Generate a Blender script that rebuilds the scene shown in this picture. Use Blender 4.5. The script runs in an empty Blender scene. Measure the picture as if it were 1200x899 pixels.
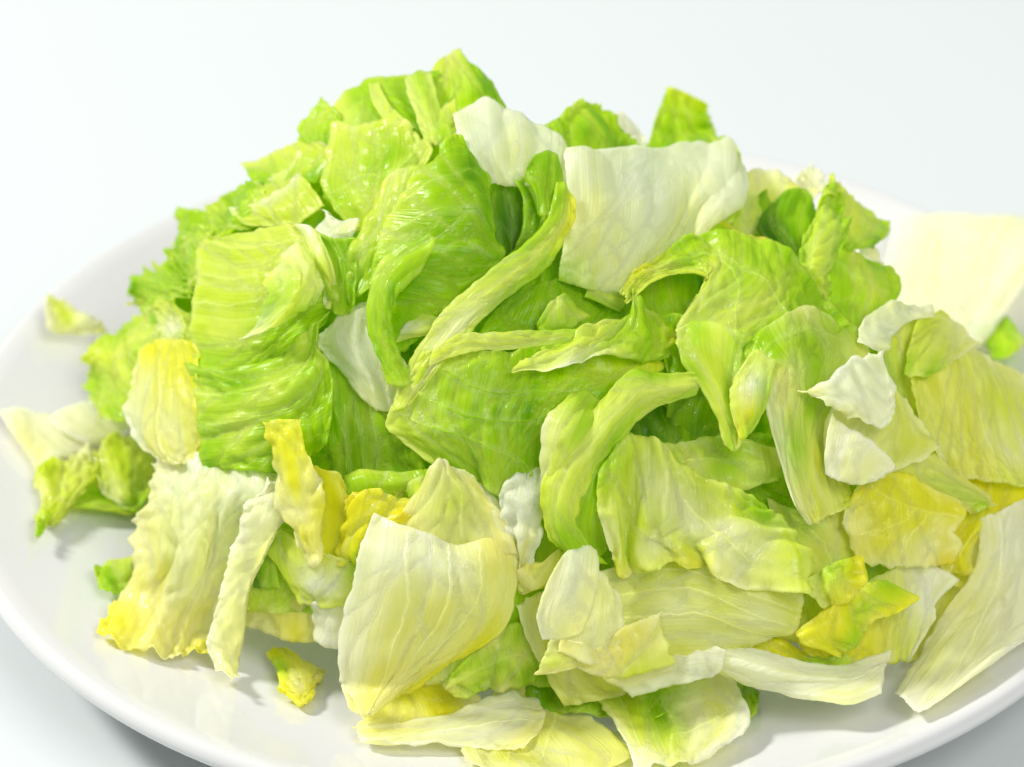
import bpy, math, random
import numpy as np
from mathutils import Vector

S = bpy.context.scene
COL = S.collection
CM = 0.01
random.seed(7)

# ------------------------------------------------------------------ camera
CAM_DIST, PITCH, FPX, OX, OY, RIM_Z = 60.0, 0.590447, 3106.3, 47.9, 33.1, 2.4     # cm, photo pixels
cp = np.array([0, -CAM_DIST*math.cos(PITCH), CAM_DIST*math.sin(PITCH)+RIM_Z])
fw = (np.array([0, 0, RIM_Z])-cp)/CAM_DIST
rt = np.array([1.0, 0, 0]); up = np.cross(rt, fw)
cd = bpy.data.cameras.new('camera'); cam = bpy.data.objects.new('camera', cd); COL.objects.link(cam)
cam.location = cp*CM
cam.rotation_euler = (math.pi/2-PITCH, 0, 0)
cd.sensor_width = 36; cd.lens = FPX/1200*36
cd.shift_x = -OX/1200; cd.shift_y = OY/1200
cd.clip_start = 0.02; cd.clip_end = 50
cd.dof.use_dof = True; cd.dof.focus_distance = 0.515; cd.dof.aperture_fstop = 13
S.camera = cam

# ------------------------------------------------------------------ light
w = bpy.data.worlds.new('World'); S.world = w; w.use_nodes = True
bg = w.node_tree.nodes['Background']
bg.inputs['Color'].default_value = (0.985, 1.0, 0.99, 1); bg.inputs['Strength'].default_value = 0.46

def area(name, loc, target, size, power, color=(1, 1, 1), size_y=None):
    l = bpy.data.lights.new(name, 'AREA'); l.energy = power; l.color = color
    l.shape = 'RECTANGLE'; l.size = size; l.size_y = size_y or size
    o = bpy.data.objects.new(name, l); COL.objects.link(o)
    o.location = loc
    o.rotation_euler = (Vector(target)-Vector(loc)).to_track_quat('-Z', 'Y').to_euler()
    return o
area('softbox', (-1.58, 0.48, 1.50), (0, 0, 0.03), 0.34, 58, (1.0, 0.985, 0.95))
area('added_fill_light', (0.75, -1.05, 1.55), (0, 0, 0.03), 1.0, 23, (1.0, 0.99, 0.97))  # added fill that brightens the front, not a known lamp

S.view_settings.view_transform = 'Standard'; S.view_settings.look = 'None'
S.view_settings.exposure = 0.1; S.view_settings.gamma = 1.0
S.render.engine = 'CYCLES'
cy = S.cycles
cy.max_bounces = 12; cy.diffuse_bounces = 6; cy.glossy_bounces = 2; cy.transmission_bounces = 10
cy.use_denoising = True
cy.sample_clamp_indirect = 6.0
cy.caustics_reflective = False; cy.caustics_refractive = False

# ------------------------------------------------------------------ materials
def new_mat(name):
    m = bpy.data.materials.new(name); m.use_nodes = True
    nt = m.node_tree; nt.nodes.clear()
    return m, nt, nt.nodes, nt.links
def nd(nt, t, **kw):
    n = nt.nodes.new(t)
    for k, v in kw.items():
        if k in n.inputs.keys(): n.inputs[k].default_value = v
        else: setattr(n, k, v)
    return n
def math_node(nt, op, a, b=None, clamp=False):
    n = nt.nodes.new('ShaderNodeMath'); n.operation = op; n.use_clamp = clamp
    for i, x in enumerate((a, b)):
        if x is None: continue
        if isinstance(x, (int, float)): n.inputs[i].default_value = x
        else: nt.links.new(x, n.inputs[i])
    return n.outputs[0]
def mix_col(nt, fac, a, b, blend='MIX'):
    n = nt.nodes.new('ShaderNodeMix'); n.data_type = 'RGBA'; n.blend_type = blend
    for idx, x in ((0, fac), (6, a), (7, b)):
        if isinstance(x, (int, float)): n.inputs[idx].default_value = x
        elif isinstance(x, tuple): n.inputs[idx].default_value = x
        else: nt.links.new(x, n.inputs[idx])
    return n.outputs[2]
def ramp(nt, x, lo, hi, a=0.0, b=1.0):
    n = nt.nodes.new('ShaderNodeMapRange'); n.interpolation_type = 'SMOOTHSTEP'
    nt.links.new(x, n.inputs[0])
    for i, v in enumerate((lo, hi, a, b)): n.inputs[1+i].default_value = v
    return n.outputs[0]

def lettuce_material():
    m, nt, N, K = new_mat('lettuce')
    tint = nd(nt, 'ShaderNodeAttribute', attribute_name='tint').outputs['Color']
    uv = nd(nt, 'ShaderNodeUVMap', uv_map='uv').outputs[0]
    warp = nd(nt, 'ShaderNodeTexNoise', noise_dimensions='2D', Scale=1.1, Detail=2.0); K.new(uv, warp.inputs['Vector'])
    wv = nd(nt, 'ShaderNodeVectorMath', operation='MULTIPLY_ADD'); K.new(warp.outputs['Color'], wv.inputs[0])
    wv.inputs[1].default_value = (.9, .9, 0); K.new(uv, wv.inputs[2])
    wuv = wv.outputs[0]
    # pale net of veins
    mp = nd(nt, 'ShaderNodeMapping'); K.new(wuv, mp.inputs[0]); mp.inputs['Scale'].default_value = (1.5, .75, 1)
    vo = nd(nt, 'ShaderNodeTexVoronoi', feature='DISTANCE_TO_EDGE', voronoi_dimensions='2D', Scale=1.0); K.new(mp.outputs[0], vo.inputs['Vector'])
    vein = ramp(nt, vo.outputs['Distance'], 0.0, 0.09, 1.0, 0.0)
    vo2 = nd(nt, 'ShaderNodeTexVoronoi', feature='DISTANCE_TO_EDGE', voronoi_dimensions='2D', Scale=3.6); K.new(mp.outputs[0], vo2.inputs['Vector'])
    vein2 = ramp(nt, vo2.outputs['Distance'], 0.0, 0.12, 1.0, 0.0)
    # fibres along the leaf
    mf = nd(nt, 'ShaderNodeMapping'); K.new(wuv, mf.inputs[0]); mf.inputs['Scale'].default_value = (5.5, .6, 1)
    fib = nd(nt, 'ShaderNodeTexNoise', noise_dimensions='2D', Scale=1.0, Detail=3.0); K.new(mf.outputs[0], fib.inputs['Vector'])
    mot = nd(nt, 'ShaderNodeTexNoise', noise_dimensions='2D', Scale=.95, Detail=4.0, Roughness=.6); K.new(uv, mot.inputs['Vector'])
    def gam(col, g):
        n = nd(nt, 'ShaderNodeGamma', Gamma=g); K.new(col, n.inputs['Color']); return n.outputs[0]
    pale = gam(tint, .6); deep = gam(tint, 1.65)
    c = mix_col(nt, ramp(nt, mot.outputs['Fac'], .44, .70, 0.0, .85), tint, deep)
    c = mix_col(nt, ramp(nt, mot.outputs['Fac'], .30, .46, .45, 0.0), c, pale)
    c = mix_col(nt, ramp(nt, fib.outputs['Fac'], .46, .72, 0.0, .35), c, pale)
    c = mix_col(nt, math_node(nt, 'MULTIPLY', vein, .24), c, pale)
    c = mix_col(nt, math_node(nt, 'MULTIPLY', vein2, .12), c, pale)
    # relief
    fine = nd(nt, 'ShaderNodeTexNoise', noise_dimensions='2D', Scale=16.0, Detail=3.0); K.new(uv, fine.inputs['Vector'])
    bl = nd(nt, 'ShaderNodeTexNoise', Scale=4.2, Detail=1.0, noise_dimensions='2D'); K.new(mp.outputs[0], bl.inputs['Vector'])
    h = math_node(nt, 'MULTIPLY', fine.outputs['Fac'], .55)
    h = math_node(nt, 'ADD', h, math_node(nt, 'MULTIPLY', fib.outputs['Fac'], .8))
    h = math_node(nt, 'SUBTRACT', h, math_node(nt, 'MULTIPLY', bl.outputs['Fac'], .6))
    h = math_node(nt, 'ADD', h, math_node(nt, 'MULTIPLY', vein, .10))
    bp = nd(nt, 'ShaderNodeBump', Strength=.45, Distance=.0007); K.new(h, bp.inputs['Height'])
    pr = nd(nt, 'ShaderNodeBsdfPrincipled', Roughness=.3)
    pr.inputs['Specular IOR Level'].default_value = .36
    K.new(c, pr.inputs['Base Color']); K.new(bp.outputs[0], pr.inputs['Normal'])
    K.new(ramp(nt, fine.outputs['Fac'], .3, .7, .17, .42), pr.inputs['Roughness'])
    tr = nd(nt, 'ShaderNodeBsdfTranslucent')
    K.new(gam(c, 1.08), tr.inputs[0]); K.new(bp.outputs[0], tr.inputs[1])
    pr.inputs['Coat Weight'].default_value = .2; pr.inputs['Coat Roughness'].default_value = .09
    K.new(bp.outputs[0], pr.inputs['Coat Normal'])
    mx = nd(nt, 'ShaderNodeMixShader', Fac=.66); K.new(pr.outputs[0], mx.inputs[1]); K.new(tr.outputs[0], mx.inputs[2])
    out = nd(nt, 'ShaderNodeOutputMaterial'); K.new(mx.outputs[0], out.inputs[0])
    return m
LETTUCE = lettuce_material()

def porcelain():
    m, nt, N, K = new_mat('porcelain')
    tc = nd(nt, 'ShaderNodeTexCoord')
    n = nd(nt, 'ShaderNodeTexNoise', Scale=9.0, Detail=2.0); K.new(tc.outputs['Object'], n.inputs['Vector'])
    pr = nd(nt, 'ShaderNodeBsdfPrincipled')
    K.new(mix_col(nt, n.outputs['Fac'], (.555, .555, .55, 1), (.575, .575, .57, 1)), pr.inputs['Base Color'])
    pr.inputs['Roughness'].default_value = .07
    pr.inputs['Coat Weight'].default_value = .25; pr.inputs['Coat Roughness'].default_value = .05
    n2 = nd(nt, 'ShaderNodeTexNoise', Scale=30.0, Detail=1.0); K.new(tc.outputs['Object'], n2.inputs['Vector'])
    bp = nd(nt, 'ShaderNodeBump', Strength=.05, Distance=.0005); K.new(n2.outputs['Fac'], bp.inputs['Height']); K.new(bp.outputs[0], pr.inputs['Normal'])
    out = nd(nt, 'ShaderNodeOutputMaterial'); K.new(pr.outputs[0], out.inputs[0])
    return m
def tabletop():
    m, nt, N, K = new_mat('white_table')
    tc = nd(nt, 'ShaderNodeTexCoord')
    n = nd(nt, 'ShaderNodeTexNoise', Scale=3.0, Detail=3.0); K.new(tc.outputs['Object'], n.inputs['Vector'])
    pr = nd(nt, 'ShaderNodeBsdfPrincipled')
    K.new(mix_col(nt, n.outputs['Fac'], (.53, .566, .566, 1), (.545, .58, .58, 1)), pr.inputs['Base Color'])
    pr.inputs['Roughness'].default_value = .45; pr.inputs['Specular IOR Level'].default_value = .3
    out = nd(nt, 'ShaderNodeOutputMaterial'); K.new(pr.outputs[0], out.inputs[0])
    return m

# ------------------------------------------------------------------ table and plate
def link(name, verts, faces, mat, smooth=True):
    me = bpy.data.meshes.new(name); me.from_pydata([tuple(v) for v in verts], [], faces); me.update()
    if smooth: me.shade_smooth()
    me.materials.append(mat)
    o = bpy.data.objects.new(name, me); COL.objects.link(o)
    return o

t = link('table', [(-6, -2, 0), (6, -2, 0), (6, 8, 0), (-6, 8, 0)], [(0, 1, 2, 3)], tabletop(), False)
t['kind'] = 'structure'

PLATE_FLOOR = .95
def plate_z(r):                                   # upper surface of the plate, cm
    u = np.clip((r-6.5)/6.6, 0, 1.05)
    return PLATE_FLOOR+1.45*u**1.75

def build_plate():
    prof = [(0.0, PLATE_FLOOR)]
    prof += [(r, float(plate_z(np.array(r)))) for r in np.linspace(1, 13.1, 34)]
    for a in np.linspace(70, -80, 11):            # rounded lip
        prof.append((13.13+.24*math.cos(math.radians(a)), RIM_Z-.23+.24*math.sin(math.radians(a))))
    prof += [(12.9, 1.86), (12.2, 1.5), (11.0, 1.08), (9.6, .72), (8.4, .5), (7.9, .42), (7.8, .03), (7.7, .0), (7.45, .0), (7.35, .05), (7.25, .45), (4.0, .5), (0.0, .5)]
    n = 192; vs = []; fs = []
    for r, z in prof:
        for k in range(n):
            a = 2*math.pi*k/n
            vs.append((r*math.cos(a)*CM, r*math.sin(a)*CM, z*CM+.0002))
    for i in range(len(prof)-1):
        for k in range(n):
            fs.append((i*n+k, (i+1)*n+k, (i+1)*n+(k+1) % n, i*n+(k+1) % n))
    o = link('plate', vs, [f[::-1] for f in fs], porcelain())
    o['label'] = 'large round white porcelain plate with rounded rim under the lettuce'
    o['category'] = 'plate'
build_plate()

# ------------------------------------------------------------------ the heap as a mound the pieces lie on (world cm)
def bump3(x, y, cx, cy_, rx, ry, h):
    q = ((x-cx)/rx)**2+((y-cy_)/ry)**2
    return h*(1-q)
def mound(x, y):
    a = bump3(x, y, -2.0, .9, 9.2, 10.0, 9.6)
    b = bump3(x, y, 4.0, .8, 7.6, 10.0, 7.4)
    c = bump3(x, y, 8.0, -1.8, 5.6, 6.4, 3.6)
    k = 1.6
    mx = np.maximum(np.maximum(a, b), c)
    return PLATE_FLOOR+mx+np.log(np.exp(k*(a-mx))+np.exp(k*(b-mx))+np.exp(k*(c-mx)))/k-.2

STEPS = np.linspace(44, 78, 1700)
def on_heap(px, py, d, surf):
    """point of the heap (or of the plate) along one line of sight of the survey, then d cm in front of it"""
    v = fw+(px-600-OX)/FPX*rt-(py-449.5-OY)/FPX*up
    q = cp+STEPS[:, None]*v
    gp = q[:, 2]-plate_z(np.hypot(q[:, 0], q[:, 1]))-.03
    ip = int(np.argmax(gp < 0)) if (gp < 0).any() else int(np.argmin(gp))
    s = STEPS[ip]
    if surf == 'heap':
        g = q[:, 2]-mound(q[:, 0], q[:, 1])
        ih = int(np.argmax(g < 0)) if (g < 0).any() else int(np.argmin(g))
        s = min(s, STEPS[ih])
    return cp+(s-d)*v

# ------------------------------------------------------------------ noise
_rng = np.random.default_rng(5)
_perm = _rng.permutation(512); _perm = np.concatenate([_perm, _perm, _perm])
_grad = _rng.normal(size=(512, 2)); _grad /= np.linalg.norm(_grad, axis=1)[:, None]
def perlin(x, y):
    xi = np.floor(x).astype(int); yi = np.floor(y).astype(int)
    xf = x-xi; yf = y-yi
    u = xf*xf*xf*(xf*(xf*6-15)+10); v = yf*yf*yf*(yf*(yf*6-15)+10)
    def g(ix, iy, dx, dy):
        h = _perm[_perm[ix & 511]+(iy & 511)] & 511
        return _grad[h, 0]*dx+_grad[h, 1]*dy
    a = g(xi, yi, xf, yf); b = g(xi+1, yi, xf-1, yf); c = g(xi, yi+1, xf, yf-1); d = g(xi+1, yi+1, xf-1, yf-1)
    return ((a*(1-u)+b*u)*(1-v)+(c*(1-u)+d*u)*v)*1.5

# ------------------------------------------------------------------ leaf pieces
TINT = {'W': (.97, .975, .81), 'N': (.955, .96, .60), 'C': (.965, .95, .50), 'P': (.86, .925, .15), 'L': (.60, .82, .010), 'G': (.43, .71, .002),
        'D': (.15, .40, .002), 'Y': (.94, .92, .045), 'O': (.94, .87, .02), 'V': (.905, .915, .26)}  # D: deep green, darkened further to paint depth into the hollows

def catmull(P, u):
    """P (n, ...) control values, u in 0..1 -> smooth curve through them"""
    n = len(P); x = np.clip(u, 0, 1)*(n-1)
    i = np.minimum(x.astype(int), n-2); f = x-i
    ext = np.concatenate([[2*P[0]-P[1]], P, [2*P[-1]-P[-2]]])
    p0, p1, p2, p3 = ext[i], ext[i+1], ext[i+2], ext[i+3]
    f = f.reshape((-1,)+(1,)*(P.ndim-1))
    return .5*((2*p1)+(-p0+p2)*f+(2*p0-5*p1+4*p2-p3)*f*f+(-p0+3*p1-3*p2+p3)*f**3)

def bilinear(grid, s, t):
    if ''.join(grid).count('W') >= .30*len(''.join(grid)): grid = [g.replace('P', 'N') for g in grid]
    G = np.array([[TINT[ch] for ch in r] for r in grid], float)
    h, w_ = G.shape[:2]
    def ax(u, n):
        x = np.clip(u, 0, 1)*(n-1); i = np.minimum(x.astype(int), max(n-2, 0)); return i, x-i
    i, fi = ax(t, h); j, fj = ax(s, w_)
    i2 = np.minimum(i+1, h-1); j2 = np.minimum(j+1, w_-1)
    fi = fi[..., None]; fj = fj[..., None]
    return (G[i, j]*(1-fj)+G[i, j2]*fj)*(1-fi)+(G[i2, j]*(1-fj)+G[i2, j2]*fj)*fi

def vein_field(a, l, A, L, seed, count):
    """fan of veins with side branches, spreading from one end of the blade; a across and l along it, in cm"""
    q = np.random.default_rng(seed)
    if q.random() < .5: l = L-l
    base = A*q.uniform(.25, .75); V = np.zeros_like(a); Wd = np.zeros_like(a)
    def lay(path, slope, w_, mask):
        nonlocal V, Wd
        d = np.abs(a-path)/np.sqrt(1+slope*slope)
        V = np.maximum(V, np.exp(-(d/w_)**2)*mask); Wd = np.maximum(Wd, np.exp(-(d/(w_*4))**2)*mask)
    for k in range(count):
        tgt = A*(-.2+1.4*(k+.5+q.uniform(-.3, .3))/count); ph = q.uniform(0, 99); wb = q.uniform(.05, .14); pw = q.uniform(.6, .95)
        def path(l_): x = np.clip((l_+.3)/(L+.3), 1e-3, 1.3); return base+(tgt-base)*x**pw+wb*perlin(l_*1.3+ph, l_*0+ph)
        x = np.clip((l+.3)/(L+.3), 1e-3, 1.3); sl = (tgt-base)*pw*x**(pw-1)/(L+.3)
        w_ = q.uniform(.035, .06)*(1.15-.6*np.clip(x, 0, 1))
        lay(path(l), sl, w_, 1.0)
        for b in range(int(L*1.1)+1):
            l0 = q.uniform(0, L); sg = q.choice([-1, 1])*q.uniform(.5, 1.1); ln = q.uniform(.5, 1.3); p0 = float(path(np.array([l0]))[0])
            u = l-l0; m_ = np.clip(u/.06, 0, 1)*np.clip((ln-u)/.4, 0, 1)
            lay(p0+sg*np.maximum(u, 0)**.9+.06*perlin(u*2.2+ph+b, u*0), sg, .028, .8*m_)
    return V, Wd

DEPTH = .80
_count = [0]
def sheet(name, rows, tints, parent=None, surf='heap', thick=.028, wr=.07, fine=.03, frill=.06, jag=.05, along='t', cell=.06,
          bend=.10, veins=0, vdepth=.024, grow=.07, ruffle=None, ribs=(), lift=0.0, bulge=.36, lip=.07):
    """one torn piece: a lofted sheet through rows of survey points, with folds, wrinkles, ragged edge and real thickness"""
    _count[0] += 1; seed = _count[0]
    R = []; dm = np.mean([p[2] for r in rows for p in r])
    for r in rows:
        P = np.array([on_heap(px, py, (dm+(d-dm)*bulge+lift)*DEPTH, surf) for px, py, d in r])
        R.append(P)
    nc = max(len(r) for r in R)
    R = [r if len(r) == nc else catmull(r, np.linspace(0, 1, nc)) for r in R]
    R = np.array(R)
    lu = np.linalg.norm(np.diff(R, axis=1), axis=2).sum(1).max(); lv = np.linalg.norm(np.diff(R, axis=0), axis=2).sum(0).max()
    nu = int(np.clip(lu/cell, 14, 110)); nv = int(np.clip(lv/cell, 14, 110))
    s0, t0 = np.meshgrid(np.linspace(0, 1, nu), np.linspace(0, 1, nv))
    o1, o2 = seed*17.37, seed*9.71
    # ragged outline
    js, jt = min(jag/lu, .06), min(jag/lv, .06)
    def rag(x, k): return 1.6*perlin(x*.8+k, x*0+o1)+np.abs(perlin(x*2.2+k, x*0+o2))*1.4+np.abs(perlin(x*6+k, x*0+o2))*.7-.5
    gs, gt = grow/lu, grow/lv
    a = -gs+js*rag(t0*lv, o1); b = 1+gs-js*rag(t0*lv, o2+31); s = a+(b-a)*s0
    a = -gt+jt*rag(s0*lu, o1+57); b = 1+gt-jt*rag(s0*lu, o2+83); t_ = a+(b-a)*t0
    # loft: across each row, then along the rows
    A = catmull(np.moveaxis(R, 1, 0), np.linspace(0, 1, 121))          # (121, rows, 3)
    x = s*120; i = np.clip(np.floor(x).astype(int), 0, 119); f = (x-i)[..., None]
    B = catmull(np.moveaxis(A, 1, 0), np.linspace(0, 1, 121))          # (121 t, 121 s, 3)
    y = t_*120; j = np.clip(np.floor(y).astype(int), 0, 119); g = (y-j)[..., None]
    def loft(i, f, j, g): return (B[j, i]*(1-f)+B[j, i+1]*f)*(1-g)+(B[j+1, i]*(1-f)+B[j+1, i+1]*f)*g
    P = loft(i, f, j, g)
    def normals(P):
        n = np.cross(np.gradient(P, axis=1), np.gradient(P, axis=0))
        n /= np.maximum(np.linalg.norm(n, axis=2), 1e-9)[..., None]
        return n
    n = normals(P)
    if ((cp-P)*n).sum(2).mean() < 0: n = -n; flip = True
    else: flip = False
    U, V = s*lu, t_*lv
    if along == 's': U, V = V, U
    # folds along the veins, broad dents, small blisters between the veins
    fine = fine*.85
    cr = lambda a, b: np.abs(perlin(a, b))*2-.55
    dsp = wr*(1.0*cr(U*.75+o1+3, V*.3+o2)+.8*perlin(U*1.05+o1, V*.32+o2)+.55*perlin(U*2.3+o2, V*.55+o1)+.6*perlin(U*.5+o2, V*.55+o1+9))
    bl = perlin(U*2.4+o1+5, V*1.9+o2); dsp = dsp+fine*(np.abs(bl)*1.5-.4+.6*perlin(U*4.6+o2, V*3.2+o1))
    ed = np.minimum(np.minimum(s, 1-s)*lu, np.minimum(t_, 1-t_)*lv)
    wgt = np.exp(-np.maximum(ed, 0)/.4)
    dsp = dsp+frill*wgt*(1.3*perlin(s*lu*1.5+o2, t_*lv*1.5+o1)+.8*perlin(s*lu*4.2+o1, t_*lv*4.2+o2))
    dsp = dsp+bend*(perlin(s*lu*.38+o1+1, t_*lv*.38+o2)+.6*perlin(s*lu*.8+o2+4, t_*lv*.8+o1))
    if along == 't': V, Wd = vein_field(s*lu, t_*lv, lu, lv, seed, veins or int(np.clip(lu*1.5, 2, 8)))
    else: V, Wd = vein_field(t_*lv, s*lu, lv, lu, seed, veins or int(np.clip(lv*1.5, 2, 8)))
    allt = ''.join(tints); vt = 1-.75*sum(allt.count(k) for k in 'WNC')/len(allt)
    if allt.count('W')+allt.count('N') > .4*len(allt): vdepth *= .35; fine *= .8
    dsp = dsp+vdepth*((1-Wd)*.6-V)
    if ruffle:
        am, wv = ruffle
        dsp = dsp+am*np.clip(t_, 0, 1)**2*np.sin(2*math.pi*wv*(s+.25*perlin(s*2.3+o1, t_*1.3+o2)/wv*2)+o1)*(.7+.8*perlin(s*3+o2, t_+o1))
    # a loose lip: torn edges lift away from what is below
    dsp = dsp+lip*np.exp(-np.maximum(ed, 0)/.32)*(.7+1.1*perlin(s*lu*.7+o1+2, t_*lv*.7+o2))
    # ribs and veins swell out of the blade and are paler
    rib = np.zeros_like(s)
    curves = []
    for pts, wd, col in ribs:
        cv = catmull(np.array(pts, float), np.linspace(0, 1, 60))
        cv = cv+.05*np.stack([perlin(cv[:, 1]*3+o1, cv[:, 0]*0+o2), perlin(cv[:, 0]*3+o2, cv[:, 0]*0+o1)], -1)
        D2 = ((s[..., None]-cv[:, 0])*lu)**2+((t_[..., None]-cv[:, 1])*lv)**2
        curves.append((cv, wd))
        k = D2.argmin(-1); wk = wd*1.5*(1-.6*k/59)
        g_ = np.exp(-D2.min(-1)/(2*wk*wk)); dsp = dsp+g_*wk*.55-np.exp(-D2.min(-1)/(8*wk*wk))*wk*.25
        rib = np.maximum(rib, g_*.28)
    P = P+n*dsp[..., None]
    P[..., 2] = np.maximum(P[..., 2], plate_z(np.hypot(P[..., 0], P[..., 1]))+.07)
    n = normals(P)
    if flip: n = -n
    edge_thin = .6+.4*np.clip(ed/.12, 0, 1)
    h = (thick*.5*edge_thin)[..., None]
    top, bot = P+n*h, P-n*h
    cen = P.reshape(-1, 3).mean(0)
    base = np.zeros(3) if parent is None else np.array(parent.location)/CM
    org = cen if parent is None else np.zeros(3)
    allv = np.concatenate([top.reshape(-1, 3), bot.reshape(-1, 3)])-(org if parent is None else base)
    idx = np.arange(nu*nv).reshape(nv, nu); M = nu*nv
    q = np.stack([idx[:-1, :-1], idx[:-1, 1:], idx[1:, 1:], idx[1:, :-1]], -1).reshape(-1, 4)
    if not flip: q_top, q_bot = q, q[:, ::-1]+M
    else: q_top, q_bot = q[:, ::-1], q+M
    ring = np.concatenate([idx[0, :], idx[1:, -1], idx[-1, -2::-1], idx[-2:0:-1, 0]])
    nx = np.roll(ring, -1)
    side = np.stack([ring, ring+M, nx+M, nx], -1)
    if flip: side = side[:, ::-1]
    F = np.concatenate([q_top, q_bot, side])
    me = bpy.data.meshes.new(name)
    me.vertices.add(len(allv)); me.vertices.foreach_set('co', (allv*CM).ravel())
    me.loops.add(F.size); me.loops.foreach_set('vertex_index', F.ravel())
    me.polygons.add(len(F)); me.polygons.foreach_set('loop_start', np.arange(0, F.size, 4))
    me.update(calc_edges=True)
    me.polygons.foreach_set('use_smooth', np.concatenate([np.ones(len(q_top)*2, bool), np.zeros(len(side), bool)]))
    c = bilinear(tints, s, t_); c = c+(np.array([.90, .94, .42])-c)*rib[..., None]; gf = np.clip(perlin(s*lu*1.3+o2+7, t_*lv*1.3+o1)*1.6+.35, 0, 1)*(1-Wd)
    c = c+(c**1.5-c)*(.75*gf)[..., None]; c = c+(c**.5-c)*((.6*V+.12*Wd)*vt)[..., None]
    c = c+(c**.55-c)*(.55*np.exp(-np.maximum(ed, 0)/.045))[..., None]; c = c.reshape(-1, 3); c = np.concatenate([c, c])  # whitish torn edges, also standing for light caught by thin rims
    ca = me.color_attributes.new('tint', 'FLOAT_COLOR', 'POINT')
    ca.data.foreach_set('color', np.concatenate([c, np.ones((len(c), 1))], 1).ravel())
    ul = me.uv_layers.new(name='uv')
    uvp = np.stack([U+seed*3.7, V+seed*1.9], -1).reshape(-1, 2); uvp = np.concatenate([uvp, uvp])
    ul.data.foreach_set('uv', uvp[F.ravel()].ravel())
    me.materials.append(LETTUCE)
    o = bpy.data.objects.new(name, me); COL.objects.link(o)
    if parent is None: o.location = cen*CM
    else: o.parent = parent
    # thick ribs and main veins are low strands of their own, lying on the crest of the swelling
    for cv, wd in curves:
        gx = np.clip((cv[:, 0]+gs)/(1+2*gs), .01, .99)*(nu-1); gy = np.clip((cv[:, 1]+gt)/(1+2*gt), .01, .99)*(nv-1)
        x0 = np.minimum(gx.astype(int), nu-2); y0 = np.minimum(gy.astype(int), nv-2); fx = (gx-x0)[:, None]; fy = (gy-y0)[:, None]
        def on(G): return (G[y0, x0]*(1-fx)+G[y0, x0+1]*fx)*(1-fy)+(G[y0+1, x0]*(1-fx)+G[y0+1, x0+1]*fx)*fy
        c0 = on(top); nn = on(n); nn /= np.linalg.norm(nn, axis=1)[:, None]
        tg = np.gradient(c0, axis=0); tg /= np.maximum(np.linalg.norm(tg, axis=1), 1e-9)[:, None]; bn = np.cross(tg, nn)
        wk = (wd*.9*(1-.65*np.linspace(0, 1, 60)))[:, None]; wk[0] *= .3; wk[-1] *= .2
        off = [(-1, -.012), (-.55, .003), (0, .008), (.55, .003), (1, -.012)]
        rv = np.stack([c0+bn*wk*a_+nn*h_ for a_, h_ in off], 1).reshape(-1, 3)-np.array(o.location if parent is None else parent.location)/CM
        rf = [(q_*5+a_, q_*5+a_+1, q_*5+a_+6, q_*5+a_+5) for q_ in range(59) for a_ in range(4)]
        ro = link('rib' if wd >= .06 else 'vein', rv*CM, rf, LETTUCE)
        c = bilinear(tints, cv[:, 0], cv[:, 1]); c = c+(c**.5-c)*.32; c = np.repeat(c, 5, 0)
        ca = ro.data.color_attributes.new('tint', 'FLOAT_COLOR', 'POINT'); ca.data.foreach_set('color', np.concatenate([c, np.ones((len(c), 1))], 1).ravel())
        uvp = np.stack([np.repeat(cv[:, 0]*lu, 5)+np.tile([-1, -.5, 0, .5, 1], 60)*wd, np.repeat(cv[:, 1]*lv, 5)], -1)
        ul = ro.data.uv_layers.new(name='uv'); ul.data.foreach_set('uv', uvp[np.array(rf).ravel()].ravel())
        ro.parent = o if parent is None else parent
    return o

GROUP = 'torn iceberg lettuce pieces heaped on the plate'
def leaf(label, rows, tints, **kw):
    o = sheet('lettuce_leaf', rows, tints, **kw)
    o['label'] = label; o['category'] = 'lettuce leaf'; o['group'] = GROUP
    return o
def part(parent, name, rows, tints, **kw):
    kw.setdefault('bulge', .4); kw.setdefault('lip', .04)
    return sheet(name, rows, tints, parent=parent, **kw)

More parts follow.
